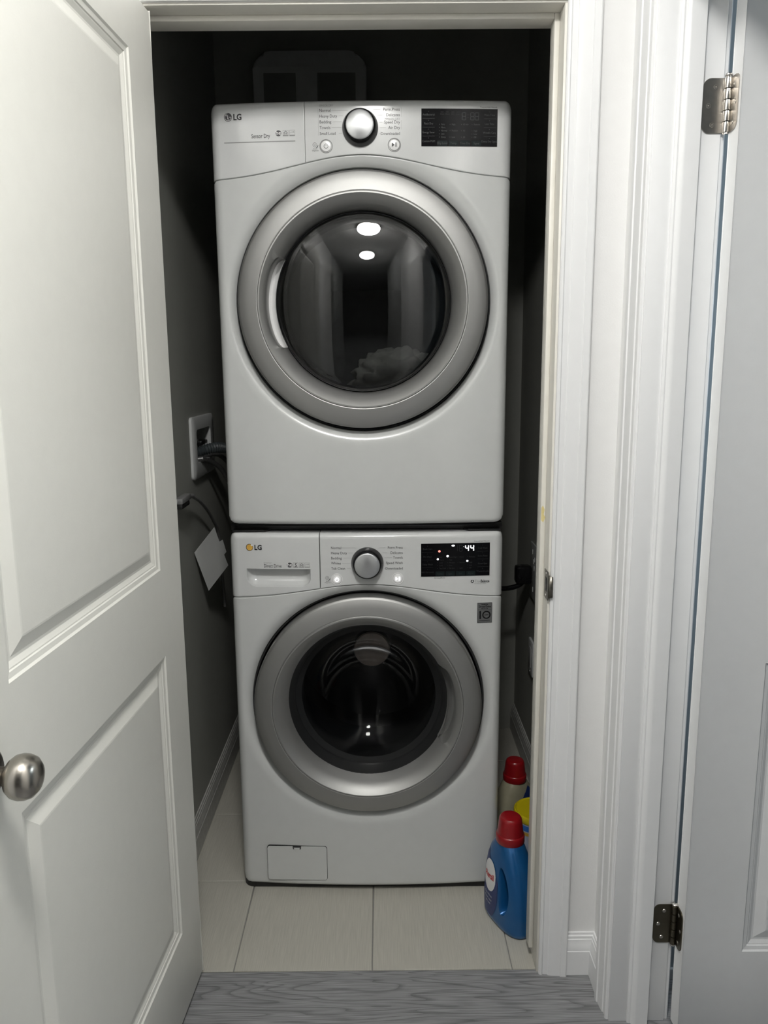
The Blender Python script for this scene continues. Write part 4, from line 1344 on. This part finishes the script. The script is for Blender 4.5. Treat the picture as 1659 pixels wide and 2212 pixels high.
def detergent_bottle(name, loc, rotz, body_m, label, with_hole, fx=1, dx=0.0, dz=0.0, ov=1.0):
    e = empty(name, loc, (0, 0, rotz))
    tag(e, label, 'bottle')
    # local x = long axis (handle at +x), local -y = label side
    LV = [(0.000, 0.000, 0.066, 0.036), (0.004, 0.000, 0.073, 0.041), (0.012, 0.000, 0.076, 0.0435), (0.050, 0.000, 0.0765, 0.0440), (0.090, -0.001, 0.0740, 0.0430), (0.125, -0.002, 0.0690, 0.0410), (0.155, -0.003, 0.0610, 0.0380), (0.178, -0.004, 0.0510, 0.0345), (0.195, -0.004, 0.0400, 0.0310), (0.205, -0.004, 0.0320, 0.0285), (0.211, -0.004, 0.0280, 0.0275), (0.222, -0.004, 0.0270, 0.0270)]
    bm = bmesh.new()
    rings = []
    nf = 5
    for i in range(len(LV) - 1):
        for q in range(nf):
            t = q / nf
            t = t
            z, c, a, b = [LV[i][k] + (LV[i + 1][k] - LV[i][k]) * t for k in range(4)]
            rings.append((z, c, a, b))
    rings.append(LV[-1])
    VR = []
    for z, c, a, b in rings:
        nn = 2.7 if z < 0.18 else 2.7 - 0.7 * (z - 0.18) / 0.042
        VR.append([bm.verts.new((x, y, z)) for x, y in superell(c, 0, a, b, nn)])
    for a, b in zip(VR[:-1], VR[1:]):
        k = len(a)
        for i in range(k):
            bm.faces.new((a[i], a[(i + 1) % k], b[(i + 1) % k], b[i]))
    bm.faces.new(list(reversed(VR[0])))
    bm.faces.new(VR[-1])
    body = bmobj('bottle_body', bm, body_m, e, 50)
    if with_hole:
        # flared grip opening right through the body
        bm = bmesh.new()
        prev = None
        NS = 36
        rings = []
        for k in range(25):
            yy = -0.060 + 0.120 * k / 24
            fl_ = 1 + 0.75 * (abs(yy) / 0.050) ** 3
            a, b = 0.0125 * fl_, 0.0500 * (1 + 0.22 * (abs(yy) / 0.05) ** 3)
            ring = []
            for q in range(NS):
                t = 2 * PI * q / NS
                uu, zz = a * math.cos(t), b * math.sin(t)
                ring.append(bm.verts.new((0.0300 + uu - 0.0020 * (zz / 0.04) ** 2 * 2 - 0.10 * zz, yy, 0.100 + zz)))
            rings.append(ring)
        for a, b in zip(rings[:-1], rings[1:]):
            for q in range(NS):
                bm.faces.new((a[q], a[(q + 1) % NS], b[(q + 1) % NS], b[q]))
        bm.faces.new(rings[0])
        bm.faces.new(rings[-1])
        cut = bmobj('cut', bm, body_m, e)
        md = body.modifiers.new('b', 'BOOLEAN')
        md.operation = 'DIFFERENCE'
        md.object = cut
        md.solver = 'EXACT'
        bpy.context.view_layer.update()
        dg = bpy.context.evaluated_depsgraph_get()
        me = bpy.data.meshes.new_from_object(body.evaluated_get(dg))
        body.modifiers.clear()
        body.data = me
        me.polygons.foreach_set('use_smooth', [True] * len(me.polygons))
        me.set_sharp_from_angle(angle=math.radians(38))
        bpy.data.objects.remove(cut)
    # cap
    cap = lathe('cap', [(0.0330, 0.203), (0.0340, 0.205), (0.0340, 0.219), (0.0330, 0.222), (0.0312, 0.2235), (0.0304, 0.228), (0.0272, 0.256), (0.0258, 0.261), (0.0230, 0.2640), (0.0180, 0.2650), (0.0001, 0.2650)], REDC, e, 48, (-0.004, 0, 0), 'z', 35)
    # label on the -y side, wrapped on the body
    def surf(x, z):
        z = min(max(z, 0.0), 0.2219)
        for i in range(len(LV) - 1):
            if LV[i][0] <= z <= LV[i + 1][0]:
                t = (z - LV[i][0]) / (LV[i + 1][0] - LV[i][0])
                c, a, b = [LV[i][k] + (LV[i + 1][k] - LV[i][k]) * t for k in (1, 2, 3)]
                break
        q = min(0.999, abs(x - c) / a)
        return -b * (1 - q ** 2.7) ** (1 / 2.7)
    def patch(nm, inside, x0, x1, z0, z1, m, lift, par, nx=40, nz=50):
        V, F, idx = [], [], {}
        def vid(i, j):
            if (i, j) not in idx:
                x, z = x0 + (x1 - x0) * i / nx, z0 + (z1 - z0) * j / nz
                idx[(i, j)] = len(V)
                V.append((fx * x + dx, surf(fx * x + dx, z + dz) - lift, z + dz))
            return idx[(i, j)]
        for i in range(nx):
            for j in range(nz):
                x, z = x0 + (x1 - x0) * (i + .5) / nx, z0 + (z1 - z0) * (j + .5) / nz
                if inside(x, z):
                    F.append((vid(i, j), vid(i + 1, j), vid(i + 1, j + 1), vid(i, j + 1)))
        return mobj(nm, V, F, m, par, 60)
    ell = lambda cx, cz, a, b: (lambda x, z: ((x - cx) / a) ** 2 + ((z - cz) / b) ** 2 < 1)
    lab = patch('label', lambda x, z: x < 0.010 - 0.9 * max(0, z - 0.11) - 0.1 * max(0, 0.06 - z) and x > -0.066 and 0.014 < z < 0.176 and (x + 0.03) ** 2 / 0.042 ** 2 + (z - 0.095) ** 2 / 0.088 ** 2 < 1, -0.07, 0.02, 0.01, 0.18, NAVY, 0.0006, e, 60, 90)
    patch('label_oval', ell(-0.026, 0.113, 0.0265 * ov, 0.0385 * ov), -0.055, 0.003, 0.072, 0.155, LABELW, 0.0012, lab, 60, 80)
    return e, surf, lab

ub = Vector((0.42, -0.907))
b1, surf1, lab1 = detergent_bottle('detergent_bottle', (0.3560, -0.128, 0), math.atan2(-0.907, 0.42), BLUE, 'blue detergent bottle with red cap and grip hole, nearest the door jamb', True)
b1.scale = (1.07, 1.04, 1.085)
text('Persil', -0.026, 0.106, 0.0205, REDP, lab1, None, 'CENTER', 0.0006, sx=0.88, name='lettering', xf=lambda x, z: (x, surf1(x, z + (x + 0.026) * 0.10) - 0.0018, z + (x + 0.026) * 0.10))
for k, s in enumerate(('Clean & Fresh', 'Power Liquid', '48 Loads')):
    text(s, -0.028, 0.062 - 0.010 * k, 0.0065, LABELW, lab1, None, 'CENTER', sx=0.9, xf=lambda x, z: (x, surf1(x, z) - 0.0012, z))
b2, surf2, lab2 = detergent_bottle('detergent_bottle', (0.4235, 0.205, 0), math.radians(38), CLEARB, 'cloudy pale detergent bottle with red cap, at the back beside the washer', False, -1, -0.030, 0.016, 0.62)
text('Persil', -0.004, 0.126, 0.0110, REDP, lab2, None, 'CENTER', 0.0005, sx=0.88, xf=lambda x, z: (x, surf2(x, z) - 0.0018, z))

tub = empty('plastic_tub', (0.452, 0.040, 0))
tag(tub, 'round tub with yellow lid between the two detergent bottles', 'tub')
lathe('tub_body', [(0.0001, 0.0), (0.054, 0.0), (0.056, 0.004), (0.058, 0.190), (0.0001, 0.190)], TUBB, tub, 48, (0, 0, 0), 'z')
lathe('tub_stripe', [(0.0581, 0.168), (0.0586, 0.168), (0.0588, 0.183), (0.0581, 0.183)], TUBO, tub, 48, (0, 0, 0), 'z')
lathe('tub_stripe', [(0.0578, 0.155), (0.0584, 0.155), (0.0585, 0.164), (0.0579, 0.164)], TUBG, tub, 48, (0, 0, 0), 'z')
lathe('lid', [(0.0600, 0.188), (0.0612, 0.190), (0.0605, 0.203), (0.0590, 0.206), (0.0560, 0.2075), (0.0530, 0.2050), (0.0001, 0.2050)], YELLOW, tub, 48, (0, 0, 0), 'z')

flush_texts()
